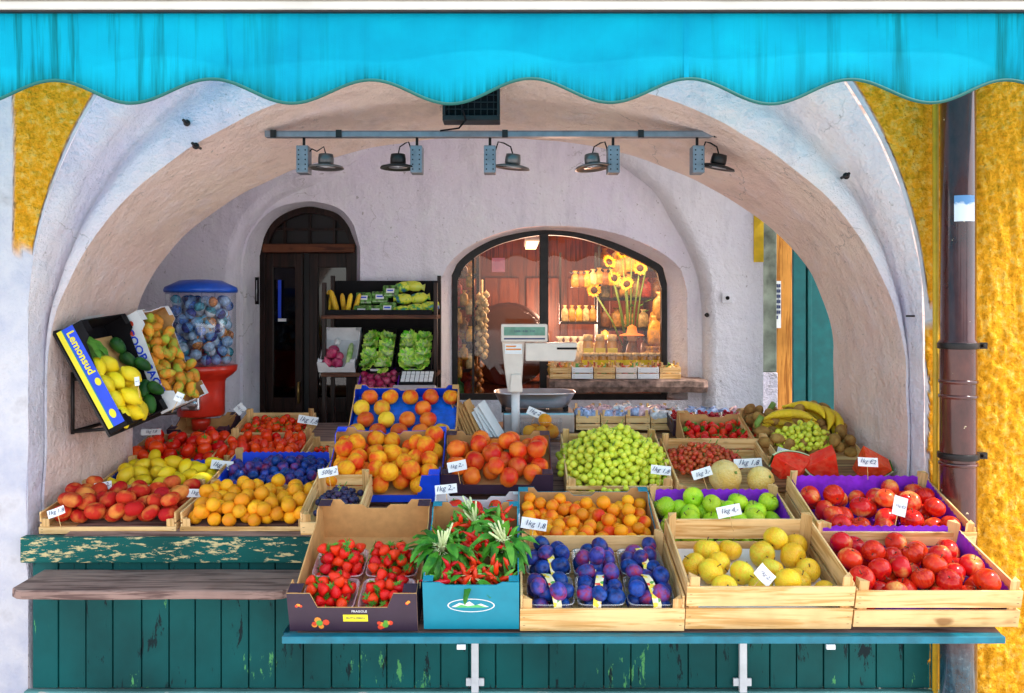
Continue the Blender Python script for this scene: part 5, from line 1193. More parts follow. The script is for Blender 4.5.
MB().box((-.14,.01,.007),(.14,.44,.03)).build('tray_insert', M_['kraft'], o)
rr_ = random.Random(12)
for (x, y, z, q) in pack(.28, .44, .030, 46, rr_, .03, y0=.005): put(M, 'egg','cactus',.030, x,y,z,(rr_.uniform(0,3),rr_.uniform(0,3),0), 'prickly_pear', 'orange and green prickly pear in the tilted box behind the lemons', 'prickly pear', 'prickly pears in tilted box')
price(179,397,3.55,8,9,'clipped at the low end of the tilted prickly pear box',0,.4)
price(137,381,3.42,5,9,'standing between the lemons and avocados',0,-.2)
# ------------------------------------------------------------------ capsule machine
mp = P(201,412,4.62); mx, my = mp.x, mp.y
o = thing('capsule_machine', 'red capsule toy vending machine with clear drum and blue lid', 'vending machine', T(mx,my,0))
z1 = P(0,413,my).z; z2 = P(0,366,my).z; z3 = P(0,291,my).z; z4 = P(0,282,my).z; rd = 33.5*my/F
mb = MB(); mb.lathe([(.118,z1-.012),(.124,z1),(.124,z1+.10),(.126,z2-.085),(.132,z2-.07),(rd-.015,z2-.045),(rd+.004,z2-.025),(rd+.008,z2+.004),(rd-.01,z2+.006),(0,z2+.004)], 40); mb.build('red_base', M_['red'], o)
mb = MB(); mb.lathe([(rd,z2+.006),(rd,z3)], 40); mb.build('drum', M_['clear'], o)
mb = MB(); mb.lathe([(rd+.006,z3-.008),(rd+.010,z3+.004),(rd+.004,z3+.02),(rd*.6,z4+.008),(.02,z4+.014),(.0,z4+.014)], 40); mb.build('lid', M_['blue'], o)
for a in (-1.9,-1.2,1.5): MB().tube([(math.cos(a)*(rd-.003),math.sin(a)*(rd-.003),z2),(math.cos(a)*(rd-.003),math.sin(a)*(rd-.003),z3)], .004, 6).build('drum_rib', M_['clear'], o)
mb = MB(); mb.box((-.055,-.150,z1+.03),(.045,-.128,z1+.135)); co = mb.build('coin_plate', M_['steel'], o, bevel=.008)
mb = MB(); mb.lathe([(0,0),(.028,0),(.028,.014),(0,.016)], 20, 0, T(.012,-.150,z1+.065,math.pi/2)); mb.box((-.012,-.178,z1+.060),(.036,-.165,z1+.071)); mb.build('turn_handle', M_['steel'], co)
MB().box((-.045,-.152,z1+.105),(-.005,-.1505,z1+.128)).build('price_label', M_['paper'], co)
MB().lathe([(.045,z1-.09),(.05,z1-.05),(.05,z1-.03)], 16).build('outlet', M_['red'], o); MB().lathe([(.14,.0),(.14,.02),(.03,.04),(.025,z1-.08)], 20).build('stand', M_['red'], o)
MB().box((-.15,-rd-.004,z3-.06),(-.12,-rd+.10,z3-.02)); MB().add([(-.145,-.115,z3-.05),(-.115,-.142,z3-.05),(-.115,-.142,z3-.02),(-.145,-.115,z3-.02)], [(0,1,2,3)]).build('drum_label', M_['paper'], o)
capm = []
for nm, c1, c2 in (('blue',(.05,.20,.60),(.30,.50,.75)),('orange',(.75,.25,.08),(.35,.55,.75)),('teal',(.05,.35,.45),(.55,.68,.80)),('navy',(.02,.05,.28),(.15,.35,.65))):
    capm.append(plain('capsule_'+nm, c2, .12, var=.3, scale=60, coat=.7)); capm.append(plain('capsule_inner_'+nm, c1, .25, var=.5, scale=70))
caps = []
for i in range(4):
    mb = MB(); r = .029; pr = [(r*math.sin(a), r*math.cos(a)) for a in [math.pi*k/10 for k in range(11)][::-1]]
    mb.lathe(pr[:6], 16, 1); mb.lathe(pr[5:], 16, 0); mb.lathe([(r*1.02,-.002),(r*1.05,0),(r*1.02,.002)], 16, 0)
    mb.lathe([(r*.9,r*.4),(r*.93,r*.2)], 10, 1); me = mb.mesh('capsule'); me.materials.append(capm[2*i]); me.materials.append(capm[2*i+1]); caps.append(me)
rc = random.Random(4); placed = []
for i in range(190):
    best = None
    for t in range(30):
        a = rc.uniform(0,6.28); q = (rd-.034)*math.sqrt(rc.random()); x, y = q*math.cos(a), q*math.sin(a); z = z2+.037
        for (u_,v_,w_) in placed:
            d2 = (u_-x)**2+(v_-y)**2
            if d2 < .058**2: z = max(z, w_+math.sqrt(.058**2-d2)*.97)
        if best is None or z < best[2]: best = (x,y,z)
    if best[2] > z3-.05: continue
    placed.append(best); tag(link('toy_capsule', rc.choice(caps), None, T(mx+best[0],my+best[1],best[2],rc.uniform(0,6),rc.uniform(0,6),rc.uniform(0,6))), 'round shiny toy capsule inside the clear drum of the red machine', 'toy capsule', 'toy capsules in the machine')
# ------------------------------------------------------------------ vegetable shelf
SY = 4.92
sx0, sx1 = P(321,0,SY).x, P(437,0,SY).x; ztop = P(0,279,SY).z; zs1 = P(0,315,SY).z; zs2 = P(0,373,SY).z
o = thing('vegetable_rack', 'dark wooden rack of vegetables between the door and window', 'rack')
for x in (sx0,sx1-.022): MB().box((x,SY+.02,0),(x+.022,SY+.05,ztop-.02)).build('post', M_['darkwood'], o, bevel=.002); MB().box((x,SY+.26,0),(x+.022,SY+.29,ztop+.03)).build('post', M_['darkwood'], o)
MB().box((sx0+.01,SY+.292,zs2-.05),(sx1,SY+.30,ztop+.0)).build('back_board', M_['black'], o)
for z in (zs1,zs2): MB().box((sx0+.0,SY+.0,z-.022),(sx1,SY+.289,z)).build('shelf', wood('rack_wood', (.14,.05,.025), (.06,.02,.012), 0), o, bevel=.002)
o = thing('black_tray', 'shallow black tray of packed salad on the top rack shelf', 'tray')
MB().box((sx0+.03,SY+.01,zs1+.001),(sx1-.03,SY+.014,zs1+.03)).box((sx0+.03,SY+.27,zs1+.001),(sx1-.03,SY+.274,zs1+.12)).box((sx0+.03,SY+.014,zs1+.001),(sx1-.03,SY+.27,zs1+.006)).box((sx0+.026,SY+.01,zs1+.001),(sx0+.0295,SY+.274,zs1+.12)).build('tray_body', M_['black'], o)
TS = Matrix.Translation((0,SY+.02,zs1+.008)) @ Matrix.Rotation(.35,4,'X')
# corn
mb = MB(); mb.lathe([(0,0),(.012,.004),(.017,.03),(.0175,.09),(.014,.125),(.006,.14),(0,.142)], 14, 0); cm = mb.mesh('corn'); cm.materials.append(M_['corn'])
for i in range(6): 
    tag(link('corn_cob', cm, None, T(P(325+i*5,0,SY).x, SY+.07+.05*(i%2), zs1+.012, -.3, 0, i, .85 if i > 2 else 1.0)), 'yellow corn cob standing in the left end of top rack tray', 'corn', 'corn cobs on the rack')
pk_l = plain('salad_pack', (.12,.30,.06), .2, var=.6, scale=50, coat=.7); wl = M_['paper']
for i, (u, v, lab) in enumerate(((362,309,'clear pack of green salad with white label, lower left on the rack'),(376,309,'clear salad pack with white label, second in lower row on rack'),(364,296,'clear salad pack with white label on the upper row, left'),(380,295,'clear salad pack with white label on the upper row, middle'),(388,306,'dark salad pack with white label beside the yellow bags'),(391,289,'dark salad pack on the very top beside the yellow bags'))):
    p = P(u,v,SY+.08+(.09 if v < 300 else 0)); q = thing('salad_pack', lab, 'salad pack', T(p.x,p.y,p.z-.02,-.35,0,R.uniform(-.1,.1)))
    MB().box((-.050,-.02,-.034),(.050,.02,.042)).build('pack', pk_l, q, bevel=.012); MB().box((-.024,-.0225,-.012),(.024,-.0205,.016)).build('pack_label', M_['paper'], q); MB().box((-.018,-.024,.0),(.018,-.0228,.008)).build('label_print', M_['bluecard'], q)
ybag = newmat('yellow_green_bag'); ym, nt, b = ybag; b.inputs['Roughness'].default_value = .25
v = coords(nt, (1,1,1), True); nt.links.new(ramp(nt, tnoise(nt, v, 22, 3), [(.3,(.03,.08,.45)),(.42,(.10,.40,.05)),(.5,(.75,.72,.05)),(.66,(.55,.65,.12)),(.8,(.85,.85,.6))]), b.inputs['Base Color'])
for i, (u, v, rz, lab) in enumerate(((401,311,.0,'bottom left'),(415,309,.1,'bottom middle'),(428,307,-.2,'bottom right, lying against the post'),(404,299,0,'middle left'),(419,298,.1,'middle right'),(403,287,.1,'top left'),(414,286,0,'top right'))):
    p = P(u,v,SY+.07+(311-v)*.005); mb = MB(); vs = []
    for k, (x, s) in enumerate(((-.055,.6),(-.045,.35),(-.035,.8),(0,1),(.03,.85),(.045,.4),(.06,.7))):
        for j in range(10): a = 6.283*j/10; vs.append((x*1.1, .026*s*math.cos(a), .034*s*math.sin(a)))
    mb.add(vs, [(k*10+j,k*10+(j+1)%10,(k+1)*10+(j+1)%10,(k+1)*10+j) for k in range(6) for j in range(10)]+[tuple(range(9,-1,-1)),tuple(range(60,70))], 0, True)
    tag(mb.build('lettuce_bag', ym, None, T(p.x,p.y,p.z,0,R.uniform(-.2,.2),rz)), 'yellow green printed vegetable bag on the rack top, '+lab, 'bag')
# middle row: white tray of onions, two lettuce crates
MW = frame(Vector((P(337,0,SY).x, SY-.0, zs2+.004)), .62)
o = card_box('white tilted cardboard tray with red onions and a courgette', MW, .215, .30, .07, M_['whitecard'], M_['whitecard'], Hf=.035, Hb=.10, ear=.045, cut=False)
for i, (x, y, z) in enumerate(((-.06,.035,.038),(-.0,.035,.038),(-.065,.10,.038),(-.005,.095,.040),(-.04,.155,.038),(-.03,.07,.085))): put(MW,'onion','onion',.034,x,y,z,(R.uniform(-1.5,1.5),R.uniform(-1,1),0),'red_onion','round red onion in the white tilted tray on the rack','onion','red onions in the white tray')
mb = MB(); mb.tube([(0,0,0),(.005,.05,.003),(.002,.12,.0),(.0,.17,0),(.001,.185,0)], [.008,.017,.018,.014,.007], 10, 0); tag(mb.build('courgette', M_['paleleaf'], None, MW @ T(.055,.04,.035)), 'pale green courgette lying beside the onions in white tray', 'courgette')
tag(MB().tube([(0,0,0),(.0,.03,.0),(.0,.05,0)], [.012,.02,.008], 10).build('white_turnip', M_['paper'], None, MW @ T(-.03,.20,.05)), 'small white turnip at the top of the onion tray', 'turnip')
def lettuce(M, r, seed, lab, grp):
    rg = random.Random(seed); mb = MB()
    for ring, (n, tilt, L) in enumerate(((8,1.15,1.0),(8,.8,.95),(7,.5,.85),(5,.25,.7))):
        for k in range(n):
            a = 6.283*k/n+ring*.4+rg.uniform(-.2,.2); tl = tilt+rg.uniform(-.15,.15); K, J = 5, 5; vs = []
            for i in range(K+1):
                t = i/K
                for j in range(J+1):
                    s = (j/J-.5)*2; w = r*.75*math.sin(min(1,t*.8+.2)*math.pi*.62)**.8; ru = math.sin(j*2.7+i*1.3+rg.uniform(-.5,.5))*r*.13*t
                    rad = r*L*t; bend = tl+(1-t)*-.3+.35*t
                    p = Vector((s*w, rad*math.sin(bend)+ru*.3, rad*math.cos(bend)*.8+s*s*w*.35+ru)); vs.append(Matrix.Rotation(a,4,'Z') @ p)
            mb.add(vs, [(i*(J+1)+j,i*(J+1)+j+1,(i+1)*(J+1)+j+1,(i+1)*(J+1)+j) for i in range(K) for j in range(J)], 0 if ring < 3 else 1, True)
    tag(mb.build('lettuce', [M_['lettuce'], M_['paleleaf']], None, M), lab, 'lettuce', grp)
for c_, u in enumerate((376,414)):
    ML = frame(Vector((P(u,0,SY).x, SY-.01, zs2+.004)), .75); w = .205
    o = thing('black_crate', ('left','right')[c_]+' tilted black plastic crate of green lettuces on the rack', 'crate', ML)
    MB().box((-w/2,0,0),(w/2,.004,.045)).build('front_panel', M_['black'], o); MB().box((-w/2,.296,0),(w/2,.30,.07)).build('back_panel', M_['black'], o)
    for s_ in (-1,1): MB().box((s_*w/2-(.004 if s_ > 0 else 0),.0045,0),(s_*w/2+(0 if s_ > 0 else .004),.2955,.06)).build('side_panel', M_['black'], o)
    MB().box((-w/2+.005,.005,.0),(w/2-.005,.295,.004)).build('base', M_['black'], o)
    MB().box((-.03,-.001,.012),(.03,-.0002,.03)).build('label', M_['paper'], o)
    for i in range(2):
        for j in range(4): lettuce(ML @ T(-.045+i*.09, .035+j*.073, .02, R.uniform(-.5,.1), R.uniform(-.3,.3), R.uniform(0,6)), .047, 300+c_*10+i*4+j, 'frilly green lettuce in the %s tilted black crate' % ('left','right')[c_], 'lettuces in the %s black crate' % ('left','right')[c_])
# crate of red onions below
MO = frame(Vector((P(377,0,SY-.1).x, SY-.12, P(0,408,SY-.1).z)), .7)
o = thing('onion_crate', 'low purple edged crate of red onions under the rack', 'crate', MO); w = .23
MB().box((-w/2,0,0),(w/2,.005,.05)).build('front_panel', M_['purple'], o); MB().box((-w/2,.245,0),(w/2,.25,.075)).build('back_panel', M_['purple'], o); MB().box((-w/2+.006,.006,0),(w/2-.006,.244,.005)).build('base', M_['black'], o)
for s_ in (-1,1): MB().box((s_*w/2-(.005 if s_ > 0 else 0),.0055,0),(s_*w/2+(0 if s_ > 0 else .005),.2445,.06)).build('side_panel', M_['purple'], o)
fill(MO, w-.01, .24, 40, .022, [('onion','onion',1)], 'red_onion', 'small red onion in the crate under the vegetable rack', 'onion', 'red onions under the rack', z0=.01, y0=.004, seed=91, upright=1.2)
# cash device with keys
kp = P(416,383,4.75); o = thing('receipt_printer', 'dark machine with rows of white keys under the rack', 'till', T(kp.x,kp.y,kp.z,.5))
MB().box((-.10,0,-.05),(.10,.14,-.002)).build('till_body', M_['black'], o, bevel=.004)
for i in range(7):
    for j in range(3): MB().box((-.088+i*.026,.012+j*.036,-.001),(-.066+i*.026,.04+j*.036,.006)).build('key', M_['paper'], o, bevel=.001)
# blue desk scale
sp_ = P(412,396,4.28); o = thing('digital_scale', 'slim dark digital scale with red badge above the yellow peaches', 'scale', T(sp_.x,sp_.y,sp_.z-.02,.35))
MB().box((-.118,-.0,-.02),(.118,.14,.012)).build('scale_body', plain('slate_plastic', (.10,.14,.20), .35), o, bevel=.006)
MB().box((-.105,-.002,-.012),(-.05,-.0003,.008)).build('red_badge', M_['red'], o); MB().box((-.01,.012,.0125),(.10,.05,.014)).build('display', plain('lcd', (.35,.45,.42), .2), o)
text('2.2', .012, M_['paper'], o, T(-.078,-.003,-.002) @ RX); MB().box((-.11,.06,.0122),(.11,.136,.02)).build('platter', M_['steel'], o, bevel=.003)
# ------------------------------------------------------------------ column scale
cy = 4.30; TZ = 1.0; q = lambda u, v, y=cy: P(u, v, y)
o = thing('shop_scale', 'beige shop scale with steel tray and green display on a pole', 'scale')
bx0, bx1 = q(503,0).x, q(574,0).x
MB().box((bx0,4.26,TZ+.001),(bx1,4.52,q(0,412).z)).build('base_housing', M_['steel'], o, bevel=.008)
mb = MB(); tx0, tx1 = q(493,0).x, q(577,0).x; zt1 = q(0,393).z; zt0 = q(0,409).z
cxm = (tx0+tx1)/2; vs = []
for (s_, z) in ((.62,zt0),(.80,zt0+.006),(.97,zt1-.006),(1.0,zt1),(.985,zt1),(.95,zt1-.008),(.78,zt0+.012),(0.0,zt0+.010)):
    for k in range(28):
        a = 6.283*k/28; vs.append((cxm+(tx1-tx0)/2*s_*math.copysign(abs(math.cos(a))**.5, math.cos(a)), 4.41+.15*s_*math.copysign(abs(math.sin(a))**.5, math.sin(a)), z))
mb.add(vs, [(j*28+k,j*28+(k+1)%28,(j+1)*28+(k+1)%28,(j+1)*28+k) for j in range(7) for k in range(28)], 0, True); mb.build('steel_tray', M_['steel'], o)
mb = MB(); 
for s_ in (-1,1): MB().box((cxm+s_*.16-.01,4.33,q(0,413).z-.002),(cxm+s_*.16+.01,4.48,zt0+.012)).build('tray_support', M_['black'], o)

px_ = q(515.5,0,4.22).x; MB().tube([(px_,4.215,TZ+.002),(px_,4.215,q(0,388).z)], .021, 16).build('pole', M_['whitemetal'], o)
mb = MB(); mb.prism([(q(508,0).x-px_,0),(q(521,0).x-px_,0),(q(522.5,0).x-px_,.12),(q(525,0).x-px_,.26),(q(502,0).x-px_,.26),(q(504.5,0).x-px_,.12)], .075, T(px_,4.17,q(0,390).z)); mb.build('column_head', M_['beige'], o, bevel=.008)
zp = q(0,390).z
MB().prism([(-.03,0),(.035,0),(.028,.09),(-.022,.09)], .03, T(px_,4.147,zp+.002)).build('column_cover', M_['beige'], o, bevel=.006)
MB().box((q(505,0,4.17).x,4.163,q(0,354,4.17).z),(q(522,0,4.17).x,4.169,q(0,344,4.17).z)).build('info_label', M_['paper'], o)
MB().box((q(506,0,4.17).x,4.161,q(0,350,4.17).z),(q(521,0,4.17).x,4.1628,q(0,348.5,4.17).z)).box((q(506,0,4.17).x,4.161,q(0,347,4.17).z),(q(516,0,4.17).x,4.1628,q(0,345.5,4.17).z)).build('label_print', plain('label_orange', (.8,.25,.03), .5), o)
d = MB().box((q(501,0,4.15).x,4.14,q(0,342,4.15).z),(q(547.5,0,4.15).x,4.20,q(0,324,4.15).z)).build('display_head', M_['beige'], o, bevel=.006)
MB().box((q(504,0,4.14).x,4.136,q(0,335.5,4.14).z),(q(545,0,4.14).x,4.1395,q(0,327,4.14).z)).build('lcd_screen', plain('green_lcd', (.12,.30,.22), .15, var=.2), d)
text('0.000   0.00   0.00', .014, M_['ink'], d, T(q(524.5,0,4.135).x,4.1352,q(0,331.3,4.135).z) @ RX, 'digits')
mb = MB(); mb.box((q(504,0,4.14).x,4.138,q(0,339.5,4.14).z),(q(545,0,4.14).x,4.1398,q(0,338,4.14).z)); mb.build('printed_line', M_['ink'], d)
X = lambda u: q(u,0,4.16).x-q(527,0,4.16).x
MB().prism([(0,q(0,361,4.16).z),(X(576),q(0,361.5,4.16).z),(X(577),q(0,358,4.16).z),(X(579),q(0,342.8,4.16).z),(0,q(0,342.8,4.16).z)], .11, T(q(525.5,0,4.16).x,4.145,0)).build('keypad_housing', M_['beige'], o, bevel=.006)
MB().box((q(557,0,4.14).x,4.1405,q(0,349.5,4.14).z),(q(577,0,4.14).x,4.1448,q(0,347.5,4.14).z)).build('slot', M_['black'], o)
# plastic tub of oranges
o = punnet(T(q(541,0,4.08).x,4.02,TZ+.0)@T(0,0,.0), .20, .15, .09, M_['clear'], 'clear_tub', 'clear plastic tub of small oranges below the scale tray')
MB().box((q(541,0,4.08).x,4.04,1),(q(541,0,4.08).x+.001,4.05,1.001))
for i, (x, y, z) in enumerate(((-.055,.06,.036),(.0,.05,.036),(.055,.06,.036),(.02,.075,.088),(-.03,.11,.036),(.04,.11,.04))):
    me = variants('apricot','apricot',.033)[i%3]; tag(link('small_orange', me, None, T(q(541,0,4.08).x+x,4.02+y,TZ+z,R.uniform(-1,1),R.uniform(-1,1),0)), 'small round orange in the clear tub below the scale', 'orange', 'oranges in the clear tub')
# paper bags
rg = random.Random(2)
for i in range(12):
    u = 466+i*3.2; y = 4.14+.004*i; mb = MB(); h = .14+rg.uniform(0,.05); lean = -.35-.02*i+rg.uniform(-.05,.05)
    mb.box((-.032,-.0015,0),(.032,.0015,h)); white = i > 6
    tag(mb.build('paper_bag', M_['kraft'] if not white else M_['paper'], None, T(P(u,0,y).x,y,TZ+.004) @ Matrix.Rotation(lean,4,'Y') @ Matrix.Rotation(rg.uniform(.95,1.25),4,'Z')), ('brown paper bag leaning in the stack left of the scale' if not white else 'white paper bag leaning at the right of the bag stack by scale'), 'paper bag', 'brown paper bags by the scale' if not white else 'white paper bags by the scale')
# socket, hooks
sp2 = P(727,298,5.18); o = thing('wall_socket', 'small white wall socket on the bright rear wall', 'socket', T(sp2.x,5.181,sp2.z))
MB().box((-.032,-.010,-.032),(.032,.007,.032)).build('cover_plate', M_['whitemetal'], o, bevel=.004); MB().lathe([(0,0),(.009,0),(.011,.002),(.012,.0025)], 18, 0, T(0,-.0135,0,math.pi/2)).build('socket_hole', M_['black'], o)
for (u, v, Y, lab, c) in ((915,316,3.38,'thin iron hook nailed in the right arch pier','hook'),(187,123,3.40,'small iron stub in the upper left arch plaster','stub'),(196,146,3.40,'rusty stub in a plaster hole of the left arch','stub'),(846,176,3.39,'small nail in upper right arch plaster','nail'),(707,315,5.18,'small dark knob on the wall right of the shop window','knob')):
    p = P(u,v,Y); mb = MB(); mb.tube([(p.x,p.y+.05,p.z),(p.x,p.y-.02,p.z),(p.x-.002,p.y-.035,p.z+.005)], .006, 6); mb.lathe([(0,0),(.014,0),(.014,.004),(0,.006)], 10, 0, T(p.x,p.y+.0,p.z,math.pi/2)); 
    if c == 'hook': mb.tube([(p.x,p.y-.03,p.z),(p.x-.05,p.y-.032,p.z)], .004, 6)
    tag(mb.build({'knob':'wall_stud','hook':'iron_hook','stub':'iron_stub','nail':'iron_nail'}[c], M_['iron']), lab, c)
# ------------------------------------------------------------------ lamp rail
LY = 3.60
rail = thing('lamp_rail', 'long grey metal rail carrying the spot lamps across the arch', 'rail')
z = P(0,135,LY).z; xa, xb = P(266,0,LY).x, P(724,0,LY).x
MB().box((xa,LY-.02,z-.011),(xb,LY+.02,z+.011)).box((xa,LY-.024,z+.0112),(xb,LY+.024,z+.014)).build('rail_bar', M_['greymetal'], rail, bevel=.002)
mb = MB()
for u in (275,340,505,640,715): MB().box((P(u,0,LY).x-.012,LY-.03,z-.016),(P(u,0,LY).x+.012,LY-.0245,z+.016)).build('clamp', M_['iron'], rail)
for k, (ub, uh, vh, lab) in enumerate(((304,326,151,'leftmost spot lamp hanging from the grey rail'),(417,398,152,'second spot lamp from the left, head left of its box'),(490,513,151,'middle spot lamp just below the floodlight'),(613,592,151,'fourth spot lamp on the rail, head left of its box'),(697,719,149,'rightmost spot lamp, dark headed, on the rail'))):
    o = thing('spot_lamp', lab, 'lamp', T(P(ub,0,LY).x, LY, z)); hx = P(uh,0,LY).x-P(ub,0,LY).x
    MB().tube([(0,0,-.012),(0,0,-.05)], .006, 8).build('hanger', M_['iron'], o)
    b1 = MB(); b1.box((-.025,-.035,-.165),(.025,.035,-.05)); bb = b1.build('ballast_box', M_['greymetal'], o, bevel=.003)
    b1 = MB()
    for j in range(5):
        for s_ in (-1,1): b1.lathe([(0,0),(.003,0),(.003,.002),(0,.002)], 8, 0, T(s_*.014,-.0355,-.07-j*.02,math.pi/2))
    b1.build('vent_holes', M_['black'], bb)
    sgn = 1 if hx > 0 else -1; hm = M_['iron'] if k in (1,4) else M_['lampgrey']; fx = [0,.0,.1,-.1,.2][k]
    H_ = T(hx,0,-.10,fx*.6,fx,0)
    MB().lathe([(.012,.02),(.030,.018),(.033,0),(.033,-.02),(.028,-.026)], 18).build('lamp_head', hm, o, H_)
    MB().lathe([(.028,-.024),(.050,-.028),(.072,-.034),(.076,-.042),(.070,-.041),(.04,-.034),(0,-.03)], 26).build('reflector', hm, o, H_)
    MB().lathe([(0,-.036),(.04,-.038)], 18).build('lens', M_['steel'], o, H_)
    MB().tube([(sgn*.02,0,-.075),(sgn*.035,-.005,-.03 if k not in (0,) else -.06),(hx*.6,-.005,-.035 if k else -.07),(hx*.9,0,-.05),(hx,0,-.085)], .003, 6).build('lamp_cable', M_['black'], o)
    MB().box((min(sgn*.02,hx-sgn*.03),-.004,-.135),(max(sgn*.02,hx-sgn*.03),.004,-.127)).build('arm', M_['iron'], o)
# floodlight
o = thing('floodlight', 'black caged floodlight under the crown of the arch', 'floodlight'); fy = 3.5
a, c = P(443,94,fy), P(500,122,fy)
mb = MB(); t_ = .012; mb.box((a.x,fy-.03,c.z),(c.x,fy+.06,c.z+t_*1.8)); mb.box((a.x,fy-.03,a.z+.02),(c.x,fy+.06,a.z+.032)); mb.box((a.x,fy-.03,c.z+t_*1.8),(a.x+t_,fy+.06,a.z+.02)); mb.box((c.x-t_,fy-.03,c.z+t_*1.8),(c.x,fy+.06,a.z+.02)); mb.build('housing', M_['iron'], o, bevel=.002)
MB().box((a.x+t_,fy+.03,c.z+.022),(c.x-t_,fy+.05,a.z+.02)).build('reflector_panel', M_['black'], o)
mb = MB()
for i in range(1,9): x = lerp(a.x,c.x,i/9); mb.box((x-.0015,fy-.025,c.z+.022),(x+.0015,fy-.022,a.z+.02))
for i in range(1,4): zz = lerp(c.z+.02,a.z+.02,i/4); mb.box((a.x+t_,fy-.0215,zz-.0015),(c.x-t_,fy-.0185,zz+.0015))
mb.build('wire_cage', M_['iron'], o)
MB().tube([((a.x+c.x)/2,fy-.01,a.z+.03),((a.x+c.x)/2,fy-.01,a.z+.13)], .01).build('mount', M_['iron'], o)
p1 = P(465,97,fy-.03); p2 = P(466,118,fy-.03); p3 = P(450,132,LY)
MB().tube([(p1.x,fy-.035,p1.z),(p1.x-.01,fy-.045,p1.z-.05),(p2.x+.0,fy-.04,p2.z-.01),(p3.x+.04,LY-.03,p3.z+.01),(p3.x-.04,LY-.025,p3.z)], .004, 6).build('cable', M_['black'], o)
# ------------------------------------------------------------------ downpipe + conduit
pp = newmat('pipe_paint'); pm, nt, b = pp; b.inputs['Roughness'].default_value = .2; b.inputs['Coat Weight'].default_value = .5; b.inputs['Metallic'].default_value = .15
v = coords(nt); n = tnoise(nt, coords(nt,(1,1,.5)), 9, 6, .65); sx = N(nt,'ShaderNodeSeparateXYZ'); nt.links.new(v, sx.inputs[0])
col = ramp(nt, n, [(.3,(.030,.009,.010)),(.55,(.085,.022,.020)),(.8,(.15,.045,.03))])
blue = ramp(nt, tnoise(nt, v, 26, 5, .7), [(.35,(.01,.015,.03)),(.6,(.02,.08,.13)),(.75,(.2,.3,.35))])
low = ramp(nt, sx.outputs[2], [(.30,(1,1,1)),(.42,(0,0,0))]); col = mixc(nt, low, col, blue)
col = mixc(nt, ramp(nt, tnoise(nt, v, 30, 3, .6), [(.72,(0,0,0)),(.74,(.9,.9,.9))]), col, (.62,.50,.32))
nt.links.new(col, b.inputs['Base Color']); bump(nt, b, n, .15, .004)
PX, PY = 1.672, 3.185; rp = .064
o = thing('downpipe', 'dark brown painted rainwater downpipe on the yellow wall', 'drainpipe')
mb = MB(); zz = P(0,345,3.15).z
mb.lathe([(rp,0.0),(rp,.8),(rp*1.002,zz-.02),(rp*1.07,zz),(rp*1.07,zz+.01),(rp*.96,zz+.02),(rp*.95,2.0),(rp*.95,3.2)], 36, 0, T(PX,PY,0)); mb.build('pipe', pm, o)
for v_ in (382,397,465):
    z_ = P(0,v_,3.15).z; mb = MB(); mb.lathe([(rp*1.0,z_-.008),(rp*1.07,z_-.004),(rp*1.07,z_+.004),(rp*1.0,z_+.008)], 36, 0, T(PX,PY,0)); mb.build('seam_ring', pm, o)
for v_ in (346,457):
    z_ = P(0,v_,3.15).z; mb = MB(); mb.lathe([(rp*1.05,z_-.012),(rp*1.12,z_-.010),(rp*1.12,z_+.010),(rp*1.05,z_+.012)], 36, 0, T(PX,PY,0)); mb.box((PX+rp,PY-.012,z_-.012),(PX+rp+.04,PY+.012,z_+.012)); mb.tube([(PX+rp+.02,PY-.03,z_),(PX+rp+.02,PY+.03,z_)], .007, 8); mb.build('pipe_clamp', M_['iron'], o, bevel=.001)
mb = MB(); mb.lathe([(rp*.985,P(0,221,3.12).z),(rp*.985,P(0,195,3.12).z)], 36, 0, T(PX,PY,0)); mb.f = [f for f in mb.f if True]
keep = [i for i, f in enumerate(mb.f) if len(f) == 4 and -2.25 < math.atan2(sum(mb.v[k][1] for k in f)/4-PY, sum(mb.v[k][0] for k in f)/4-PX) < -1.05]
mb.f = [mb.f[i] for i in keep]; mb.m = [0]*len(keep); mb.s = [True]*len(keep)
st = newmat('sticker_print'); s_m, nt, b = st; v = coords(nt); sz = N(nt,'ShaderNodeSeparateXYZ'); nt.links.new(v, sz.inputs[0]); ad = N(nt,'ShaderNodeMath',operation='MULTIPLY_ADD'); ad.inputs[1].default_value = .05; nt.links.new(tnoise(nt,v,28,5,.7), ad.inputs[0]); nt.links.new(sz.outputs[2], ad.inputs[2])
zc = P(0,203,3.12).z+.025; mr = N(nt,'ShaderNodeMapRange'); mr.inputs['From Min'].default_value = zc-.004; mr.inputs['From Max'].default_value = zc+.004; nt.links.new(ad.outputs[0], mr.inputs[0])
nt.links.new(mixc(nt, mr.outputs[0], (.78,.80,.88), (.12,.28,.55)), b.inputs['Base Color'])
tag(mb.build('pipe_sticker', s_m), 'torn white and blue sticker wrapped on the brown downpipe', 'sticker')
o = tag(MB().tube([(P(934.5,0,3.28).x,3.275,0),(P(934.5,0,3.28).x+.003,3.275,1.2),(P(934.5,0,3.28).x,3.275,3.1)], .011, 10).build('cable_conduit', plain('yellow_conduit', (.72,.42,.02), .5)), 'thin yellow painted conduit running beside the brown downpipe', 'conduit')
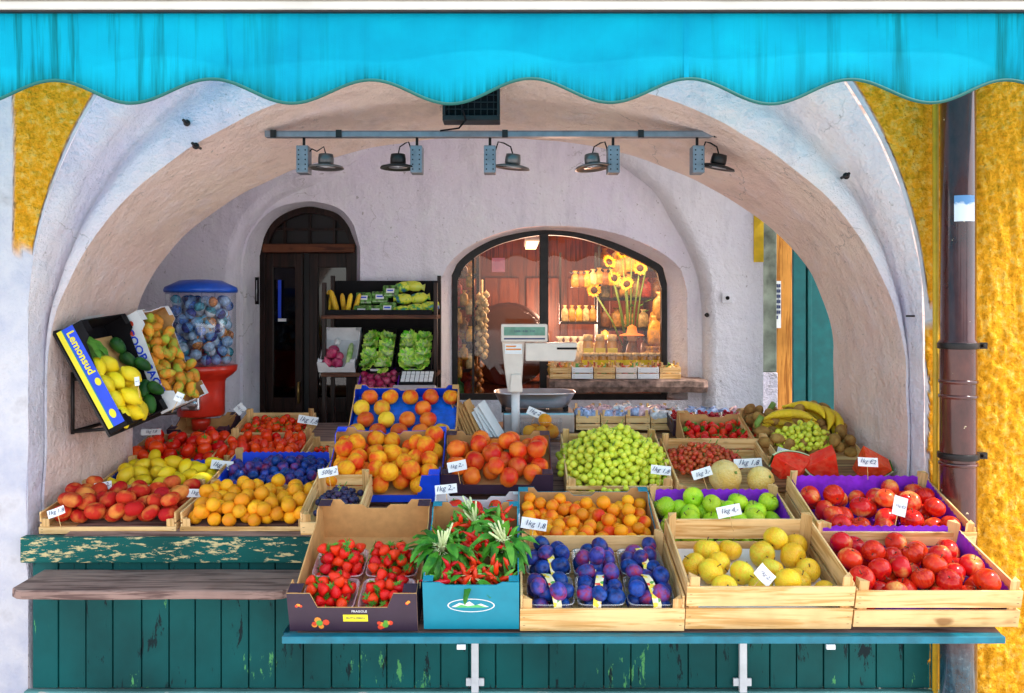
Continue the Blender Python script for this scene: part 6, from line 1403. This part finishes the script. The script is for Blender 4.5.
# ------------------------------------------------------------------ awning
VY = 2.10; aw = thing('awning', 'turquoise awning with wavy stained valance across the front', 'awning')
am = newmat('awning_cloth'); cm_, nt, b = am; b.inputs['Roughness'].default_value = .8; b.inputs['Specular IOR Level'].default_value = .15
v = coords(nt); s1 = tnoise(nt, coords(nt,(14,1,.55)), 1.5, 5, .7); s2 = tnoise(nt, coords(nt,(60,1,1.2)), 1.5, 4, .7); s3 = tnoise(nt, v, 5, 4)
base = ramp(nt, s3, [(.3,(.0,.33,.52)),(.6,(.0,.44,.64)),(.8,(.0,.52,.70))])
base = mixc(nt, ramp(nt, s2, [(.55,(0,0,0)),(.8,(.35,.35,.35))]), base, (.0,.30,.42))
sz = N(nt,'ShaderNodeSeparateXYZ'); nt.links.new(v, sz.inputs[0])
hm = ramp(nt, sz.outputs[2], [(.0,(0,0,0)),(1,(1,1,1))])
mrz = N(nt,'ShaderNodeMapRange'); mrz.inputs['From Min'].default_value = 2.16; mrz.inputs['From Max'].default_value = 2.36; nt.links.new(sz.outputs[2], mrz.inputs[0])
sx_ = N(nt,'ShaderNodeMath',operation='ABSOLUTE'); nt.links.new(sz.outputs[0], sx_.inputs[0]); mrx = N(nt,'ShaderNodeMapRange'); mrx.inputs['From Min'].default_value = .3; mrx.inputs['From Max'].default_value = 1.1; nt.links.new(sx_.outputs[0], mrx.inputs[0])
st1 = ramp(nt, s1, [(.52,(0,0,0)),(.64,(.9,.9,.9))]); mm = N(nt,'ShaderNodeMath',operation='MULTIPLY'); nt.links.new(st1, mm.inputs[0]); nt.links.new(mrx.outputs[0], mm.inputs[1])
base = mixc(nt, mm.outputs[0], base, (.0,.16,.18))
at = N(nt,'ShaderNodeAttribute',attribute_name='edge'); ed = N(nt,'ShaderNodeMath',operation='MULTIPLY'); nt.links.new(at.outputs['Fac'], ed.inputs[0]); nt.links.new(ramp(nt, s2, [(.3,(.15,.15,.15)),(.62,(1,1,1))]), ed.inputs[1])
base = mixc(nt, ed.outputs[0], base, (.0,.13,.13))
nt.links.new(base, b.inputs['Base Color'])
wv = tnoise(nt, coords(nt,(420,1,420)), 1, 2); bump(nt, b, wv, .25, .002)
# a little light comes through the cloth
tr = N(nt,'ShaderNodeBsdfTranslucent'); nt.links.new(base, tr.inputs[0]); mx_ = N(nt,'ShaderNodeMixShader'); mx_.inputs[0].default_value = .38
out = [n_ for n_ in nt.nodes if n_.type == 'OUTPUT_MATERIAL'][0]; nt.links.new(b.outputs[0], mx_.inputs[1]); nt.links.new(tr.outputs[0], mx_.inputs[2]); nt.links.new(mx_.outputs[0], out.inputs[0])
per = .3936; ph0 = P(53,0,VY).x; xs = -2.6; xe = 2.45; NX = 420; NZ = 16; ztop_ = P(0,12.5,VY).z; mb = MB(); vs = []; edg = []
def zlow(x): 
    c = math.cos(2*math.pi*(x-ph0)/per); return P(0,91.5,VY).z+ .030*(c if c > 0 else c*1.0)+noise.noise(Vector((x*2,0,0)))*.004
for i in range(NX+1):
    x = lerp(xs,xe,i/NX); zl = zlow(x)
    for j in range(NZ+1):
        t = j/NZ; z_ = lerp(ztop_, zl, t); vs.append((x, VY+noise.noise(Vector((x*3.2,z_*2,0)))*.014*t+math.sin(x*16)*.003*t, z_)); edg.append(max(0,(t-.66)/.34)**1.8)
mb.add(vs, [(i*(NZ+1)+j,i*(NZ+1)+j+1,(i+1)*(NZ+1)+j+1,(i+1)*(NZ+1)+j) for i in range(NX) for j in range(NZ)], 0, True)
me = mb.mesh('valance'); me.materials.append(cm_); at_ = me.attributes.new('edge','FLOAT','POINT'); at_.data.foreach_set('value', edg); link('valance', me, aw)
low = [vs[i*(NZ+1)+NZ] for i in range(NX+1)]
for us in (-.70, .438, 1.58):
    i_ = int((us-xs)/(xe-xs)*NX); sb = MB(); c_ = [vs[i_*(NZ+1)+j] for j in range(NZ+1)]; sb.add([p for (x,y,z_) in c_ for p in ((x-.006,y-.0012,z_),(x+.006,y-.0012,z_))], [(2*j,2*j+1,2*j+3,2*j+2) for j in range(NZ)], 0, True)
    me = sb.mesh('seam'); me.materials.append(cm_); link('seam', me, aw)
MB().tube([(x,y-.001,z_) for x,y,z_ in low], .0042, 6).build('edge_piping', plain('dark_green_piping', (.0,.10,.09), .7), aw)
mb = MB(); vs = []; zr = 3.05
for i in range(61):
    x = lerp(xs,xe,i/60)
    for j in range(13): t = j/12; vs.append((x, lerp(VY+.012,3.305,t), lerp(ztop_+.012,zr,t)-.05*math.sin(math.pi*t)))
mb.add(vs, [(i*13+j,(i+1)*13+j,(i+1)*13+j+1,i*13+j+1) for i in range(60) for j in range(12)], 0, True); me = mb.mesh('canopy_sheet'); me.materials.append(cm_); at_ = me.attributes.new('edge','FLOAT','POINT'); link('canopy_cloth', me, aw)
wm = M_['whitemetal']
MB().box((xs,VY-.022,ztop_+.001),(xe,VY+.020,ztop_+.022)).box((xs,VY-.030,ztop_+.0225),(xe,VY+.026,ztop_+.060)).build('front_bar', plain('cream_metal', (.62,.60,.55), .45, var=.1, scale=6), aw, bevel=.004)
for xq in (-1.42,-.84,.10,1.04,1.62): MB().box((xq-.0012,VY-.010,ztop_-.14),(xq+.0012,VY-.009,ztop_)) if 0 else None
MB().box((xs,VY-.016,ztop_-.004),(xe,VY-.004,ztop_+.0005)).build('shadow_gap', M_['iron'], aw)
for x in (-2.3, 2.3): MB().tube([(x,VY+.02,ztop_+.03),(x*.8,2.75,ztop_+.12),(x*.93,3.25,2.95)], .016, 8).build('folding_arm', wm, aw)
# ------------------------------------------------------------------ light, sky, camera
w = bpy.data.worlds.new('World'); scn.world = w; w.use_nodes = True; nt = w.node_tree
sk = nt.nodes.new('ShaderNodeTexSky'); sk.sky_type = 'NISHITA'; sk.sun_disc = False
sd = Vector(SUN).normalized(); el = math.asin(sd.z); rot = math.atan2(sd.x, sd.y)
sk.sun_elevation = el; sk.sun_rotation = rot; sk.air_density = 1.0; sk.dust_density = 1.5
hs = nt.nodes.new('ShaderNodeHueSaturation'); hs.inputs['Saturation'].default_value = .35; nt.links.new(sk.outputs[0], hs.inputs['Color'])
bg = nt.nodes['Background']; nt.links.new(hs.outputs[0], bg.inputs[0]); bg.inputs[1].default_value = SKY
L = bpy.data.lights.new('sun','SUN'); L.energy = 5.0; L.angle = math.radians(.6); L.color = (1,.95,.86); lo = bpy.data.objects.new('sun', L); COL.objects.link(lo); lo.rotation_euler = sd.to_track_quat('Z','Y').to_euler()
def area(name, loc, rot, sx, sy, e, c):
    l = bpy.data.lights.new(name,'AREA'); l.shape = 'RECTANGLE'; l.size = sx; l.size_y = sy; l.energy = e; l.color = c; ob = bpy.data.objects.new(name, l); COL.objects.link(ob); ob.location = loc; ob.rotation_euler = rot
area('shop_lamp_light', (.45,5.72,2.04), (.35,0,0), 1.3, .2, 22, (1,.66,.36))
pl = bpy.data.lights.new('shop_bulb','POINT'); pl.energy = 60; pl.color = (1,.6,.42); pl.shadow_soft_size = .12; po = bpy.data.objects.new('shop_bulb', pl); COL.objects.link(po); po.location = (.30,6.70,1.55)
cam = bpy.data.cameras.new('camera'); co_ = bpy.data.objects.new('camera', cam); COL.objects.link(co_); scn.camera = co_
co_.location = (0,0,EYE); co_.rotation_euler = (math.pi/2,0,0); cam.sensor_width = 36; cam.lens = 36*F/1024; cam.shift_y = -(346.5-HV)/1024; cam.clip_end = 500; cam.clip_start = .05
scn.view_settings.view_transform = 'Standard'; scn.view_settings.look = 'None'; scn.view_settings.exposure = 0
scn.cycles.max_bounces = 10; scn.cycles.diffuse_bounces = 5; scn.cycles.transparent_max_bounces = 16
